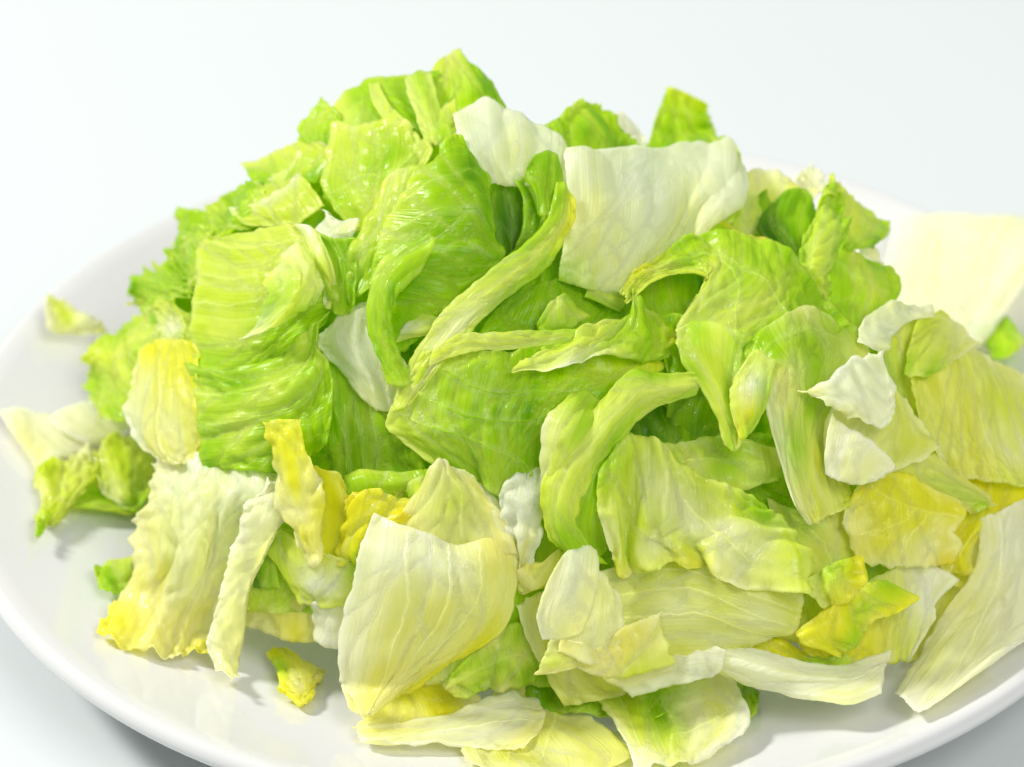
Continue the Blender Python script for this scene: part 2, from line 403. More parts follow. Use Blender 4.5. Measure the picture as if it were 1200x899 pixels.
# ------------------------------------------------------------------ lettuce deep inside the heap, glimpsed through the gaps
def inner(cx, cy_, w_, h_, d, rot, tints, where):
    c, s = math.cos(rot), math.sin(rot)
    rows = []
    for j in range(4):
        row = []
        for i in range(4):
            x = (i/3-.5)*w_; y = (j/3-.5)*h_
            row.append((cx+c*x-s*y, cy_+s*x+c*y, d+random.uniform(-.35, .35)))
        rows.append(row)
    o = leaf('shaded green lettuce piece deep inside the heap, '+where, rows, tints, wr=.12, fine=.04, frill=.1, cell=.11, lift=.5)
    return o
for a, where in (  # greens darkened so the gaps look deeper in shade
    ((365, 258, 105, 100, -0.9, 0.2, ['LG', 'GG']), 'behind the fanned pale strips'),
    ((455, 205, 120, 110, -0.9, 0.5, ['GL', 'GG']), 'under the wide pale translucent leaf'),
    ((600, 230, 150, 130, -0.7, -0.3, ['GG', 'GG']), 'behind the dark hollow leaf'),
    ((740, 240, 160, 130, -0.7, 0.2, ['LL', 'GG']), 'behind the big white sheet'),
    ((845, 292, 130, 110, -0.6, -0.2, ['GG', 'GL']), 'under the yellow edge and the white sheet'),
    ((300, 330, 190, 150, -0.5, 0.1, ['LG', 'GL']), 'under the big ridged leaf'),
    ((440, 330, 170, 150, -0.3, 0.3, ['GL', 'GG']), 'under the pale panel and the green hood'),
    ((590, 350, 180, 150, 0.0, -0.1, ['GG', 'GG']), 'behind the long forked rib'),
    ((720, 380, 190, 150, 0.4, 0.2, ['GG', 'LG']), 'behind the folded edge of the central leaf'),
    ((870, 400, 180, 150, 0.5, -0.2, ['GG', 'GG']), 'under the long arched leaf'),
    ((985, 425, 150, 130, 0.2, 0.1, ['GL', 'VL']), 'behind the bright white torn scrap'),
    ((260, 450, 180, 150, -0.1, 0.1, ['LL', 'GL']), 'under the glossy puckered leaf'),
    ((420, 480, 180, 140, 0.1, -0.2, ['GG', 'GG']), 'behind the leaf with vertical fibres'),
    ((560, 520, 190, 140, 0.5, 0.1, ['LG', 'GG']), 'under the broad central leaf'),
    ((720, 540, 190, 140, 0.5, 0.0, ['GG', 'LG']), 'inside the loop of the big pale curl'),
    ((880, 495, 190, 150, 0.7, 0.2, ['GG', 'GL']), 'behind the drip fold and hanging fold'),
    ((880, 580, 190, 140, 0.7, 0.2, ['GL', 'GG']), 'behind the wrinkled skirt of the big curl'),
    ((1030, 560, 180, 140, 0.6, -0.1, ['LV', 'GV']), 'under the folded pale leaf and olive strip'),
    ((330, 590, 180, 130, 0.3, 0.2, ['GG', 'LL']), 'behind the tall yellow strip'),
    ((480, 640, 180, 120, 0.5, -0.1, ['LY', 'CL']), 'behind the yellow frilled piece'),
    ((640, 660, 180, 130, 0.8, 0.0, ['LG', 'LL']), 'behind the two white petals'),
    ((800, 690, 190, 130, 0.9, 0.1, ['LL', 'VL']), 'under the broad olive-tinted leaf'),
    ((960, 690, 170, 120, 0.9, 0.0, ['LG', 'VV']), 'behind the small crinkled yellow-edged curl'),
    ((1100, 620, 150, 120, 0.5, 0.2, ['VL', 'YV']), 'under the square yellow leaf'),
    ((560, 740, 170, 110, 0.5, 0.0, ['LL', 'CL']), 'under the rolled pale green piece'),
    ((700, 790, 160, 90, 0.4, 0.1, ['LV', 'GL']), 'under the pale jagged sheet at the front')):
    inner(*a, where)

# ------------------------------------------------------------------ crest of the heap
leaf('bright green leaf tip sticking up at the very top of the heap',
     [[(506,88,-.3),(522,74,-.3),(540,67,-.2),(553,76,-.2)], [(502,108,.1),(530,104,.2),(556,104,.1),(573,98,-.2)],
      [(505,128,.3),(530,130,.5),(560,128,.3),(590,128,-.2)], [(512,152,.2),(540,152,.3),(570,142,.2),(588,135,0)]],
     ['PPL', 'LLG', 'LLG'], frill=.03, ribs=[([(.1,.9),(.3,.5),(.6,.1)], .05, 'P')])
o = leaf('arched green leaf just left of the topmost tip, crossed by a pale vein',
     [[(390,130,.1),(400,150,.4),(420,162,.5)], [(412,108,.1),(425,132,.6),(450,160,.6)], [(438,95,.1),(455,120,.6),(485,160,.6)],
      [(475,88,.0),(485,115,.5),(500,164,.6)], [(514,90,-.2),(510,110,.3),(505,152,.4)]],
     ['PPL', 'LLG', 'LGG', 'LLG'], along='s', frill=.03)
part(o, 'pale_vein', [[(434,98,.5),(437,98,.6),(441,97,.5)], [(440,118,.9),(444,118,1.0),(449,117,.9)], [(456,143,.9),(460,141,1.0),(465,138,.9)], [(474,158,.7),(478,155,.8),(482,152,.7)]], ['P'], wr=.01, frill=.01)
leaf('pale rolled strip running down from the crest, beside the arched green leaf',
     [[(478,90,.5),(490,86,.9),(503,90,.5)], [(482,110,.7),(496,110,1.2),(509,112,.7)], [(490,135,.8),(504,137,1.3),(515,138,.8)], [(500,166,.7),(510,167,1.1),(518,164,.7)]],
     ['PLP', 'PPL'], wr=.03, frill=.03)
leaf('small pale green curl below the topmost tip, left of the white rib piece',
     [[(506,142,.8),(518,128,1.2),(531,123,.9)], [(507,153,.9),(520,146,1.5),(534,140,1.0)], [(512,168,.8),(522,162,1.3),(532,155,.9)]], ['LPP', 'PLP'], wr=.03)
leaf('small bright green frilled lobe on the left shoulder of the crest',
     [[(349,166,.2),(372,172,.6),(392,170,.7)], [(356,148,.1),(378,150,.6),(402,152,.7)], [(380,124,0),(392,132,.4),(404,146,.6)]], ['LLL', 'LPL'], frill=.13, jag=.12)
leaf('wide pale translucent leaf with light veins, below the crest',
     [[(396,152,.7),(430,148,1.0),(474,146,1.0),(482,154,.8)], [(386,180,1.0),(430,180,1.3),(475,172,1.3),(505,174,1.0)],
      [(382,215,1.0),(425,215,1.4),(470,205,1.4),(493,200,1.1)], [(395,245,.9),(430,240,1.3),(460,236,1.3),(483,227,1.1)], [(416,270,.7),(440,264,1.0),(460,264,1.0),(480,252,.9)]],
     ['PPP', 'PLP', 'LPP', 'PPL'], wr=.12, fine=.05, ribs=[([(.95,.05),(.6,.5),(.4,1)], .05, 'P'), ([(.6,.45),(.3,.45),(.05,.6)], .04, 'P')])
leaf('upper of the pale strips fanned on the left shoulder, below the frilled lobe',
     [[(291,196,.0),(296,205,.3),(300,214,.2)], [(325,180,.2),(330,197,.6),(322,216,.4)], [(352,172,.3),(362,182,.8),(345,213,.6)], [(378,168,.5),(390,186,.9),(372,216,.7)]],
     ['PLL', 'PPL', 'NPL'], along='s', wr=.05, fine=.02, frill=.03, bend=.05, bulge=.7)
leaf('middle pale strip of the fan on the left shoulder',
     [[(300,222,.2),(303,232,.5),(306,242,.3)], [(330,205,.4),(335,220,.8),(332,236,.5)], [(356,184,.5),(364,198,.9),(362,216,.7)]], ['PPL', 'NPL'], along='s', wr=.05, fine=.02, frill=.03, bend=.05, bulge=.7)
leaf('longest pale strip of the fan on the left shoulder, above the ridged leaf',
     [[(274,248,.5),(280,256,.8),(290,264,.6)], [(300,243,.6),(310,250,1.1),(320,264,.8)], [(330,230,.7),(338,240,1.2),(352,260,.9)], [(350,205,.8),(364,216,1.3),(382,242,1.0)]],
     ['NPP', 'NPP', 'NPP'], along='s', wr=.05, fine=.02, frill=.03, bend=.05, bulge=.7)
leaf('small white torn bit between the pale wide leaf and the green hood',
     [[(375,246,.9),(384,256,1.1),(372,272,.9)], [(395,262,1.1),(398,270,1.3),(392,282,1.1)], [(420,260,1.0),(421,268,1.1),(415,279,1.0)]], ['WWW', 'WPW'])

# ------------------------------------------------------------------ back right of the crest
leaf('pale wedge of leaf lying low at the back, right of the white sheet',
     [[(873,208,-.6),(890,202,-.6),(912,205,-.6),(926,220,-.6)], [(866,225,-.3),(890,225,-.1),(915,228,-.1),(940,234,-.3)],
      [(858,242,0),(880,245,.2),(900,247,.2),(915,244,0)], [(860,270,.1),(875,274,.2),(890,272,.2),(902,264,.1)]], ['VWV', 'VPV', 'PVL'], frill=.03)
leaf('small blurred white shred at the back, above the crinkled green leaf',
     [[(928,215,-1.2),(940,203,-1.2),(952,193,-1.3)], [(935,227,-1),(948,218,-.9),(964,210,-1.1)], [(945,238,-1),(955,232,-.9),(967,225,-1)]], ['WPW'], frill=.1)
leaf('tiny whitish shred on the plate behind the right-pointing green leaf',
     [[(1003,292,-.3),(1015,284,-.3),(1029,292,-.3)], [(1008,300,-.2),(1020,298,-.1),(1033,303,-.2)], [(1014,312,-.2),(1025,311,-.2),(1033,311,-.2)]], ['WPW'], frill=.08)
leaf('faint white leaf standing behind the heap, left of the upright green point',
     [[(715,136,-1.0),(735,141,-1.0),(752,160,-1)], [(722,160,-.8),(740,165,-.7),(755,172,-.8)], [(735,180,-.6),(750,182,-.6),(767,182,-.7)]], ['WWW'])
leaf('light green lobe peeking up behind the left part of the white sheet',
     [[(638,154,-.3),(662,138,-.4),(684,123,-.5),(700,128,-.5)], [(645,165,.1),(675,158,.3),(705,148,0),(720,151,-.3)], [(655,188,.4),(690,190,.5),(722,186,.3),(743,176,-.1)]],
     ['LLL', 'GLL', 'LLG'], frill=.1, jag=.09)
leaf('upright green pointed leaf with pale edge, tallest behind the white sheet',
     [[(781,101,-.5),(800,108,-.4),(827,119,-.5)], [(774,130,-.2),(800,135,.1),(829,140,-.4)], [(764,160,0),(800,165,.3),(837,158,-.2)], [(760,188,.2),(800,192,.4),(850,185,0)]],
     ['PPP', 'LLL', 'LLL'], frill=.04, ribs=[([(.5,.95),(.45,.5),(.3,.1)], .05, 'P')])
leaf('thin pale green edge curling past the right end of the white sheet',
     [[(834,166,.6),(850,162,.5),(860,168,.4)], [(848,186,1.0),(864,185,.8),(868,190,.5)], [(852,222,.9),(866,220,.9),(873,220,.6)], [(845,262,.8),(853,262,.9),(860,258,.6)]], ['PLP', 'LPL'], wr=.03, frill=.02)
o = leaf('white thick-ribbed piece on top of the heap, right of the crest',
     [[(532,134,.9),(567,123,.9),(600,133,.8),(640,155,.5),(663,175,.4)], [(536,155,1.2),(570,152,1.5),(605,160,1.4),(640,180,1.2),(666,197,.9)],
      [(549,180,1.3),(578,184,1.7),(605,192,1.7),(638,207,1.5),(664,220,1.1)], [(575,218,1.0),(590,216,1.2),(610,220,1.3),(635,228,1.2),(662,240,1.0)]],
     ['WWWWW', 'WWPWW', 'WPPPW'], thick=.1, wr=.13, fine=.015, frill=.06, jag=.07)

# ------------------------------------------------------------------ hollow with dark leaves, centre top
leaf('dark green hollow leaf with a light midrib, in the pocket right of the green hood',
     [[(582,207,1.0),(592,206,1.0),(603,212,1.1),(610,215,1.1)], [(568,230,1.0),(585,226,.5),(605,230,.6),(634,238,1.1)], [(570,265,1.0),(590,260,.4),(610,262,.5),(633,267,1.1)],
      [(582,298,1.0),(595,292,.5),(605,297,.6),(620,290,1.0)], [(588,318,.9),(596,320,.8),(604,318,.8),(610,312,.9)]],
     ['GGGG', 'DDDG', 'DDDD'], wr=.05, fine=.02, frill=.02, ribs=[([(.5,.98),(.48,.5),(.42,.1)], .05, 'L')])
leaf('mid green leaf standing in the pocket, right of the dark hollow leaf',
     [[(604,208,1.1),(618,215,1.3),(634,228,1.5)], [(617,240,1.1),(628,245,1.4),(638,246,1.6)], [(611,280,1.1),(625,276,1.4),(636,264,1.6)], [(589,314,1.1),(602,308,1.3),(622,292,1.5)]],
     ['GLG', 'GGL'], wr=.05, frill=.04)
leaf('small round green curled tip on a short stalk, in front of the white rib piece',
     [[(619,196,1.6),(632,182,1.5),(645,181,1.5),(653,192,1.6)], [(621,208,1.9),(633,200,2.5),(645,200,2.4),(653,208,1.8)], [(630,226,1.8),(637,224,2.1),(644,226,2.1),(650,222,1.7)], [(636,250,1.6),(639,252,1.8),(642,252,1.8),(645,250,1.6)]],
     ['GGG', 'LGL', 'GLL'], wr=.05, frill=.03)

# ------------------------------------------------------------------ white sheet and its neighbours
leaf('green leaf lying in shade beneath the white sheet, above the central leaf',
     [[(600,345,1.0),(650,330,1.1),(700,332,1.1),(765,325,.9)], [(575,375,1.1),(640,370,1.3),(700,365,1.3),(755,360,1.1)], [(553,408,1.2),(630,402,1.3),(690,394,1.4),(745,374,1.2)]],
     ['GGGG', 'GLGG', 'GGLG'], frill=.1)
leaf('small folded light green flap in the shaded hollow above the central leaf',
     [[(633,377,1.5),(652,352,1.7),(662,348,1.7)], [(640,390,1.6),(655,372,2.2),(671,360,1.8)], [(655,394,1.5),(668,382,2.0),(684,372,1.6)]], ['LPL', 'GLP'], frill=.08)
leaf('thin light strip crossing the shade under the white sheet',
     [[(688,332,1.3),(691,338,1.5),(688,345,1.3)], [(706,340,1.4),(708,346,1.6),(705,352,1.4)], [(726,350,1.3),(727,356,1.4),(724,362,1.3)]], ['LPL'], frill=.03)
leaf('large smooth white leaf sheet with a straight cut top edge, upper right of the heap',
     [[(663,178,1.5),(700,176,1.7),(745,174,1.7),(787,174,1.7),(830,170,1.7),(858,168,1.3),(866,176,1.0)], [(662,192,1.9),(700,194,2.3),(745,194,2.4),(790,194,2.4),(832,190,2.5),(860,192,2.1),(872,200,1.2)],
      [(665,226,1.9),(705,231,2.5),(750,234,2.6),(795,226,2.3),(830,220,2.5),(858,222,2.3),(872,224,1.3)], [(663,263,1.8),(700,269,2.3),(745,273,2.4),(785,268,2.1),(812,252,1.9),(840,248,2.3),(866,246,1.4)],
      [(660,300,1.5),(700,306,1.9),(735,309,1.9),(765,302,1.8),(800,288,1.6),(822,278,1.6),(830,268,1.4)], [(655,328,1.1),(695,340,1.3),(720,340,1.3),(742,330,1.3),(770,314,1.2),(795,300,1.1),(812,290,1.0)]],
     ['WWWWWW', 'WWWWWW', 'NNWNWW', 'PNNNNN', 'LPPPPN'], thick=.08, wr=.08, fine=.012, frill=.02, jag=.03, bend=.05, bulge=.75, lip=.02, grow=.02)

# ------------------------------------------------------------------ right back: crinkled green pieces
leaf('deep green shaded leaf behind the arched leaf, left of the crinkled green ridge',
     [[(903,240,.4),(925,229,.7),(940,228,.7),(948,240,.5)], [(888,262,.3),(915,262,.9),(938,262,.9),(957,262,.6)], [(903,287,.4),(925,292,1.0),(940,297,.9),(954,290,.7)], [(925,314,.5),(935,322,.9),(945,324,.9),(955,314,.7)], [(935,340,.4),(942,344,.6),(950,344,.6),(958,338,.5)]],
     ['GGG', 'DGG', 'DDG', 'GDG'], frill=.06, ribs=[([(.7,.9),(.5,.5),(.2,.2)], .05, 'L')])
leaf('bright green leaf pointing right over the plate, beside the far white slab',
     [[(970,212,.6),(985,226,.9),(1010,241,.7),(1043,264,.2)], [(968,230,.9),(985,246,1.3),(1010,260,1.1),(1041,268,.4)], [(965,256,1.0),(985,270,1.4),(1005,281,1.2),(1026,283,.5)], [(983,288,1.0),(990,291,1.1),(1000,293,1.0),(1012,290,.6)]],
     ['PPL', 'LPL', 'LLG'], frill=.09, jag=.1)
leaf('crinkled narrow green ridge leaf standing on edge, left of the right-pointing leaf',
     [[(966,232,1.3),(972,221,1.6),(981,236,1.4)], [(951,270,1.5),(965,265,2.1),(983,262,1.6)], [(940,306,1.5),(955,301,2.2),(981,286,1.6)], [(943,327,1.4),(957,326,2.0),(969,331,1.5)], [(959,348,1.2),(965,351,1.4),(973,358,1.2)]],
     ['PLL', 'LPL', 'LPL'], frill=.16, wr=.12, fine=.06, jag=.1)
leaf('flat mid green leaf hanging below the right-pointing leaf, in half shade',
     [[(985,290,.8),(1005,294,.8),(1020,303,.7),(1041,312,.3)], [(967,310,.9),(1000,313,1.2),(1020,321,1.0),(1043,331,.4)], [(969,336,1.0),(998,341,1.2),(1020,346,1.0),(1041,351,.5)], [(974,362,.8),(995,371,1.0),(1010,381,1.0),(1027,372,.6)], [(996,392,.7),(1003,396,.8),(1010,396,.8),(1016,390,.7)]],
     ['LPLL', 'LLPL', 'LLLL'], frill=.05, ribs=[([(.1,.2),(.5,.4),(.95,.5)], .04, 'P')])
leaf('yellow edge of a leaf showing just above the arched leaf',
     [[(827,257,1.4),(829,266,1.6),(826,278,1.5)], [(848,262,1.5),(850,270,1.9),(848,281,1.6)], [(870,271,1.4),(870,278,1.8),(872,287,1.5)], [(897,278,1.3),(895,286,1.6),(893,297,1.4)], [(918,298,1.2),(914,302,1.3),(911,306,1.2)]], ['YLY', 'OYY'], along='s', wr=.03)

# ------------------------------------------------------------------ far left pieces
leaf('tiny pale blurred sprig lying alone on the back left of the plate',
     [[(55,356,1.0),(62,352,1.1),(73,354,1.0)], [(58,374,1.2),(75,363,1.7),(97,366,1.2)], [(64,387,1.0),(85,381,1.5),(109,378,1.1)], [(94,391,.9),(105,387,1.1),(118,382,.9)], [(118,393,.7),(122,389,.8),(127,386,.7)]], ['NPN', 'NPW', 'NWN', 'PNP'], surf='plate', frill=.12)
leaf('lower of the green frilled leaves at the back left edge, nearest the sprig',
     [[(149,342,.1),(170,320,.3),(202,303,.3)], [(164,355,.3),(190,340,.7),(217,325,.6)], [(170,370,.2),(195,362,.6),(232,347,.6)]], ['LLP', 'PLL', 'LPL'], frill=.16, jag=.12, fine=.06)
leaf('middle one of the green frilled leaves at the back left edge',
     [[(198,312,.1),(207,290,.3),(225,275,.3),(247,263,.3)], [(204,330,.4),(220,310,.9),(235,295,.9),(257,285,.6)], [(225,350,.5),(232,335,1.0),(246,318,.9),(264,308,.6)]], ['LPL', 'LLP', 'LPL'], frill=.15, jag=.1, fine=.06)
leaf('upper green frilled leaf at the back left edge, below the fanned strips',
     [[(243,262,.1),(252,240,.3),(280,222,.2),(306,214,.1)], [(244,278,.4),(262,260,.9),(285,246,.9),(312,232,.4)], [(250,296,.4),(268,280,.9),(290,266,.9),(314,258,.5)]], ['LPLL', 'PLLP', 'LPLL'], frill=.14, jag=.1, fine=.06)
o = leaf('pale puckered leaf at the left side, behind the yellow-white boat piece',
     [[(107,405,.4),(140,385,.5),(175,366,.4),(197,356,.3),(224,370,.3)], [(103,425,.7),(140,415,1.1),(175,395,1.2),(205,385,1.1),(232,390,.8)], [(105,452,.7),(140,446,1.1),(170,432,1.1),(195,417,1.0),(225,412,.8)], [(117,488,.4),(140,491,.6),(160,485,.7),(172,470,.7),(190,455,.6)]],
     ['PLPPP', 'PPPWP', 'LPLPL', 'PLPLL'], frill=.1, fine=.07, wr=.1, ribs=[([(.9,.2),(.5,.45),(.1,.7)], .06, 'P')])
leaf('outer white slab with brownish cut edge at the far left of the plate',
     [[(2,488,.4),(18,485,.8),(35,484,.7),(60,488,.5)], [(20,515,.4),(45,506,.9),(75,498,.9),(95,500,.6)], [(42,547,.3),(75,534,.7),(110,520,.6),(125,515,.5)]], ['WWW', 'CWW', 'NWW'], surf='plate', thick=.12, wr=.04, frill=.03)
leaf('inner white slab at the left, tucked under the puckered pale leaf',
     [[(60,494,.9),(85,480,1.2),(113,470,.9)], [(75,507,1.0),(110,498,1.5),(137,485,1.1)], [(100,519,.9),(130,513,1.3),(158,492,1.0)]], ['WWW', 'WPW'], surf='plate', thick=.12, wr=.04, frill=.03)
leaf('green shaded back of the curly piece, lowest at the left edge of the heap',
     [[(78,592,.7),(95,575,.9),(117,558,1.0)], [(110,597,.5),(120,580,.8),(137,562,.9)], [(152,602,.3),(154,590,.5),(158,572,.7)]], ['LLP', 'PLL'], surf='plate')
leaf('curly bright green piece at the far left, touching the plate with its tip',
     [[(40,556,.5),(60,545,.9),(85,535,1.0),(102,533,.8)], [(49,580,.7),(70,572,1.4),(92,560,1.4),(114,550,1.0)], [(44,602,.6),(62,600,1.0),(80,586,1.2),(107,566,1.0)], [(41,632,.15),(50,624,.4),(58,612,.5),(64,605,.6)]],
     ['PPN', 'NPP', 'PPP', 'LPP'], surf='plate', frill=.16, wr=.1, fine=.07, jag=.1)
leaf('curly pale green piece right of the far left curl, above the cream leaf',
     [[(112,535,.9),(135,520,1.2),(160,508,1.0)], [(118,562,1.1),(145,546,1.7),(174,530,1.2)], [(130,582,1.0),(150,577,1.5),(180,545,1.1)], [(155,598,.8),(166,592,1),(184,575,.9)]], ['PPN', 'PPP', 'NPP', 'LLP'], surf='plate', frill=.14, wr=.1, fine=.06)

# ------------------------------------------------------------------ left flank, big leaves
leaf('pinkish white rib piece in the middle, between ridged leaf and hanging curl',
     [[(383,387,1.2),(410,368,1.4),(435,357,1.3),(447,368,1.1)], [(370,402,1.4),(405,396,1.8),(435,390,1.8),(457,410,1.5)], [(384,418,1.4),(415,420,1.9),(450,421,1.9),(478,440,1.5)], [(408,444,1.2),(435,448,1.6),(465,452,1.5),(494,454,1.2)], [(438,474,.9),(455,478,1),(470,481,1),(486,468,.9)]],
     ['WPWW', 'WWWW', 'WWPW', 'PPWP'], thick=.1, wr=.09, fine=.02, ribs=[([(.85,.1),(.65,.5),(.5,.95)], .12, 'W'), ([(.55,.05),(.4,.5),(.3,.9)], .1, 'W')])
leaf('green leaf with vertical fibres hanging in shade below the white rib piece',
     [[(372,418,.9),(400,418,1.1),(430,440,1.1),(464,472,.9)], [(377,460,1.1),(410,465,1.4),(440,476,1.4),(478,497,1.0)], [(382,510,1.1),(415,515,1.4),(445,520,1.4),(490,532,1.0)], [(388,560,.8),(420,566,1),(450,568,1),(500,566,.8)]],
     ['LLLL', 'GLLL', 'LGGL', 'GGLG'], wr=.1, fine=.02, ribs=[([(.35,.02),(.4,.5),(.45,.95)], .04, 'P'), ([(.6,.02),(.62,.5),(.6,.95)], .04, 'P'), ([(.15,.05),(.2,.5),(.25,.9)], .04, 'P')])
leaf('dark sheet tinted for the shade at the bottom of the gap under the green hanging leaf',
     [[(395,520,.3),(430,515,.4),(490,530,.4)], [(400,548,.4),(440,545,.5),(500,552,.5)], [(405,575,.4),(440,572,.5),(510,575,.5)]], ['DDD', 'GDD'])  # dark tint put in for the shade inside the gap
o = leaf('big light green leaf with fine cross ridges on the upper left flank',
     [[(241,273,.9),(270,277,1.1),(310,272,1.2),(345,270,1.2),(367,285,.9)], [(236,287,1.4),(275,297,1.8),(315,291,1.9),(350,288,1.8),(374,300,1.2)], [(233,320,1.7),(275,326,2.2),(315,323,2.2),(350,318,2.0),(383,325,1.4)],
      [(231,356,1.8),(275,361,2.3),(315,358,2.3),(350,350,2.1),(391,350,1.4)], [(229,396,1.8),(275,402,2.2),(315,396,2.1),(350,381,1.8),(388,364,1.3)], [(228,430,1.6),(270,434,1.6),(310,424,1.4),(345,407,1.3),(380,376,1.0)]],
     ['PPPPP', 'PPPPP', 'PPPPL', 'PPLLL', 'LLLLG'], along='s', wr=.065, fine=.035, frill=.05, ribs=[([(.02,.12),(.4,.18),(.9,.1)], .06, 'P'), ([(.02,.4),(.3,.42),(.6,.36)], .045, 'P'), ([(.02,.6),(.3,.6),(.55,.55)], .045, 'P')])
part(o, 'curled_edge', [[(317,332,2.3),(335,303,2.6),(353,292,2.4),(364,304,2.0)], [(322,346,2.6),(345,325,3.3),(360,318,2.9),(372,325,2.2)], [(313,367,2.6),(340,355,3.3),(358,345,2.9),(371,346,2.2)], [(288,394,2.3),(318,382,2.9),(345,370,2.7),(365,360,2.1)]],
     ['PNP', 'LPN', 'NPL'], wr=.08, fine=.06, frill=.06, bulge=.85)
leaf('narrow pale strip hanging along the right edge of the ridged leaf',
     [[(349,268,1.6),(360,266,1.9),(373,274,1.7)], [(361,295,1.9),(375,300,2.2),(387,310,1.8)], [(375,330,1.8),(385,336,2.1),(395,346,1.7)], [(380,356,1.6),(386,359,1.7),(394,360,1.6)]], ['PWP', 'PPP', 'WPL'], wr=.04)
leaf('small pointed dark green leaf wedged between the ridged leaf and the green hood',
     [[(360,267,1.4),(390,281,1.6),(418,286,1.4)], [(378,300,1.7),(398,305,2.0),(416,316,1.7)], [(388,335,1.6),(402,346,1.8),(414,352,1.5)], [(396,365,1.4),(404,368,1.5),(412,366,1.4)]], ['GGL', 'LGG', 'GLL'])
o = leaf('glossy puckered light green leaf on the left flank, directly below the ridged leaf',
     [[(229,434,1.3),(270,439,1.5),(320,422,1.5),(360,397,1.5),(385,370,1.3)], [(231,456,1.9),(275,456,2.2),(325,445,2.2),(360,425,2.0),(372,402,1.6)], [(235,482,2.1),(280,481,2.6),(325,473,2.5),(362,456,2.2),(386,432,1.6)], [(239,516,2.0),(280,513,2.5),(325,506,2.4),(362,491,2.1),(388,472,1.5)], [(242,550,1.5),(285,545,1.9),(325,545,1.8),(355,535,1.6),(383,520,1.3)]],
     ['LLLPL', 'PLPLL', 'LPLLL', 'LLLLG'], along='s', wr=.1, fine=.075, frill=.06, ribs=[([(.03,.3),(.5,.35),(.97,.2)], .05, 'P'), ([(.03,.6),(.5,.6),(.9,.5)], .05, 'P')])
leaf('boat-shaped yellow and white leaf piece at the left, before the puckered leaf',
     [[(163,426,1.3),(176,410,1.3),(200,402,1.3),(228,400,1.2)], [(158,450,1.7),(178,440,2.1),(203,432,2.1),(234,432,1.5)], [(157,482,1.8),(178,476,2.3),(206,471,2.3),(239,470,1.6)], [(164,517,1.6),(182,516,2.1),(208,516,2.1),(242,511,1.5)], [(184,538,1.2),(200,541,1.4),(218,541,1.4),(240,530,1.2)]],
     ['CYYY', 'CCYY', 'WCCY', 'CCCY'], wr=.05, fine=.015, frill=.08, ribs=[([(.5,.98),(.5,.5),(.55,.15)], .07, 'C')])

# ------------------------------------------------------------------ green hood in the centre
leaf('pale crinkled panel left of the green hood, with glossy light patches',
     [[(438,230,1.3),(466,208,1.5),(508,205,1.5)], [(425,268,1.4),(455,262,1.8),(492,262,1.8)], [(413,305,1.4),(445,297,1.9),(477,290,2.0)], [(406,348,1.3),(425,342,1.6),(447,332,1.7)]], ['PPL', 'PLL', 'LLL'], fine=.06, wr=.1, frill=.05)
o = leaf('large bright green hood-shaped leaf bulging in the centre of the heap',
     [[(513,192,1.3),(523,172,1.6),(535,162,1.5),(546,168,1.2)], [(488,205,1.5),(520,197,2.1),(550,192,1.9),(574,208,1.1)], [(477,232,1.7),(515,229,2.4),(555,229,2.2),(569,250,1.3)], [(453,258,1.7),(505,266,2.6),(552,269,2.5),(578,276,1.4)],
      [(446,290,1.7),(495,295,2.6),(548,301,2.6),(590,298,1.5)], [(440,322,1.6),(478,325,2.4),(537,332,2.3),(577,318,1.5)], [(438,352,1.6),(478,354,2.1),(518,364,2.0),(550,345,1.4)], [(452,420,1.3),(478,405,1.5),(500,392,1.5),(525,374,1.3)]],
     ['LLLL', 'PLGL', 'PLGG', 'PGGG', 'LGGG', 'LGLG', 'GLGG'], along='s', wr=.1, fine=.035, frill=.04, ribs=[([(.05,.45),(.4,.35),(.9,.42)], .05, 'L'), ([(.05,.3),(.4,.2),(.8,.2)], .04, 'L'), ([(.1,.55),(.45,.52),(.9,.6)], .045, 'L')])
part(o, 'curled_lip', [[(497,279,2.8),(503,288,3.1),(492,317,2.6)], [(454,301,2.6),(465,310,3.2),(464,345,2.6)], [(436,335,2.4),(447,340,3.0),(458,370,2.5)], [(434,388,2.0),(446,386,2.5),(459,390,2.1)], [(446,416,1.8),(455,416,2.1),(467,416,1.9)], [(458,448,1.5),(470,450,1.7),(483,444,1.5)]],
     ['GLL', 'PLG', 'LLG', 'GLG', 'LLL'], wr=.04, fine=.02, frill=.05, bulge=0.22, lip=.03, bend=.04)
leaf('small pale tile tinted as a highlight at the foot of the green hood, beside its hanging lip',
     [[(466,398,1.8),(475,383,2.0),(486,372,1.8)], [(482,394,1.9),(490,385,2.1),(499,373,1.9)], [(500,391,1.8),(507,384,1.9),(513,376,1.8)]], ['PWP', 'PPL'], wr=.02, frill=.02)  # pale tints paint a highlight here
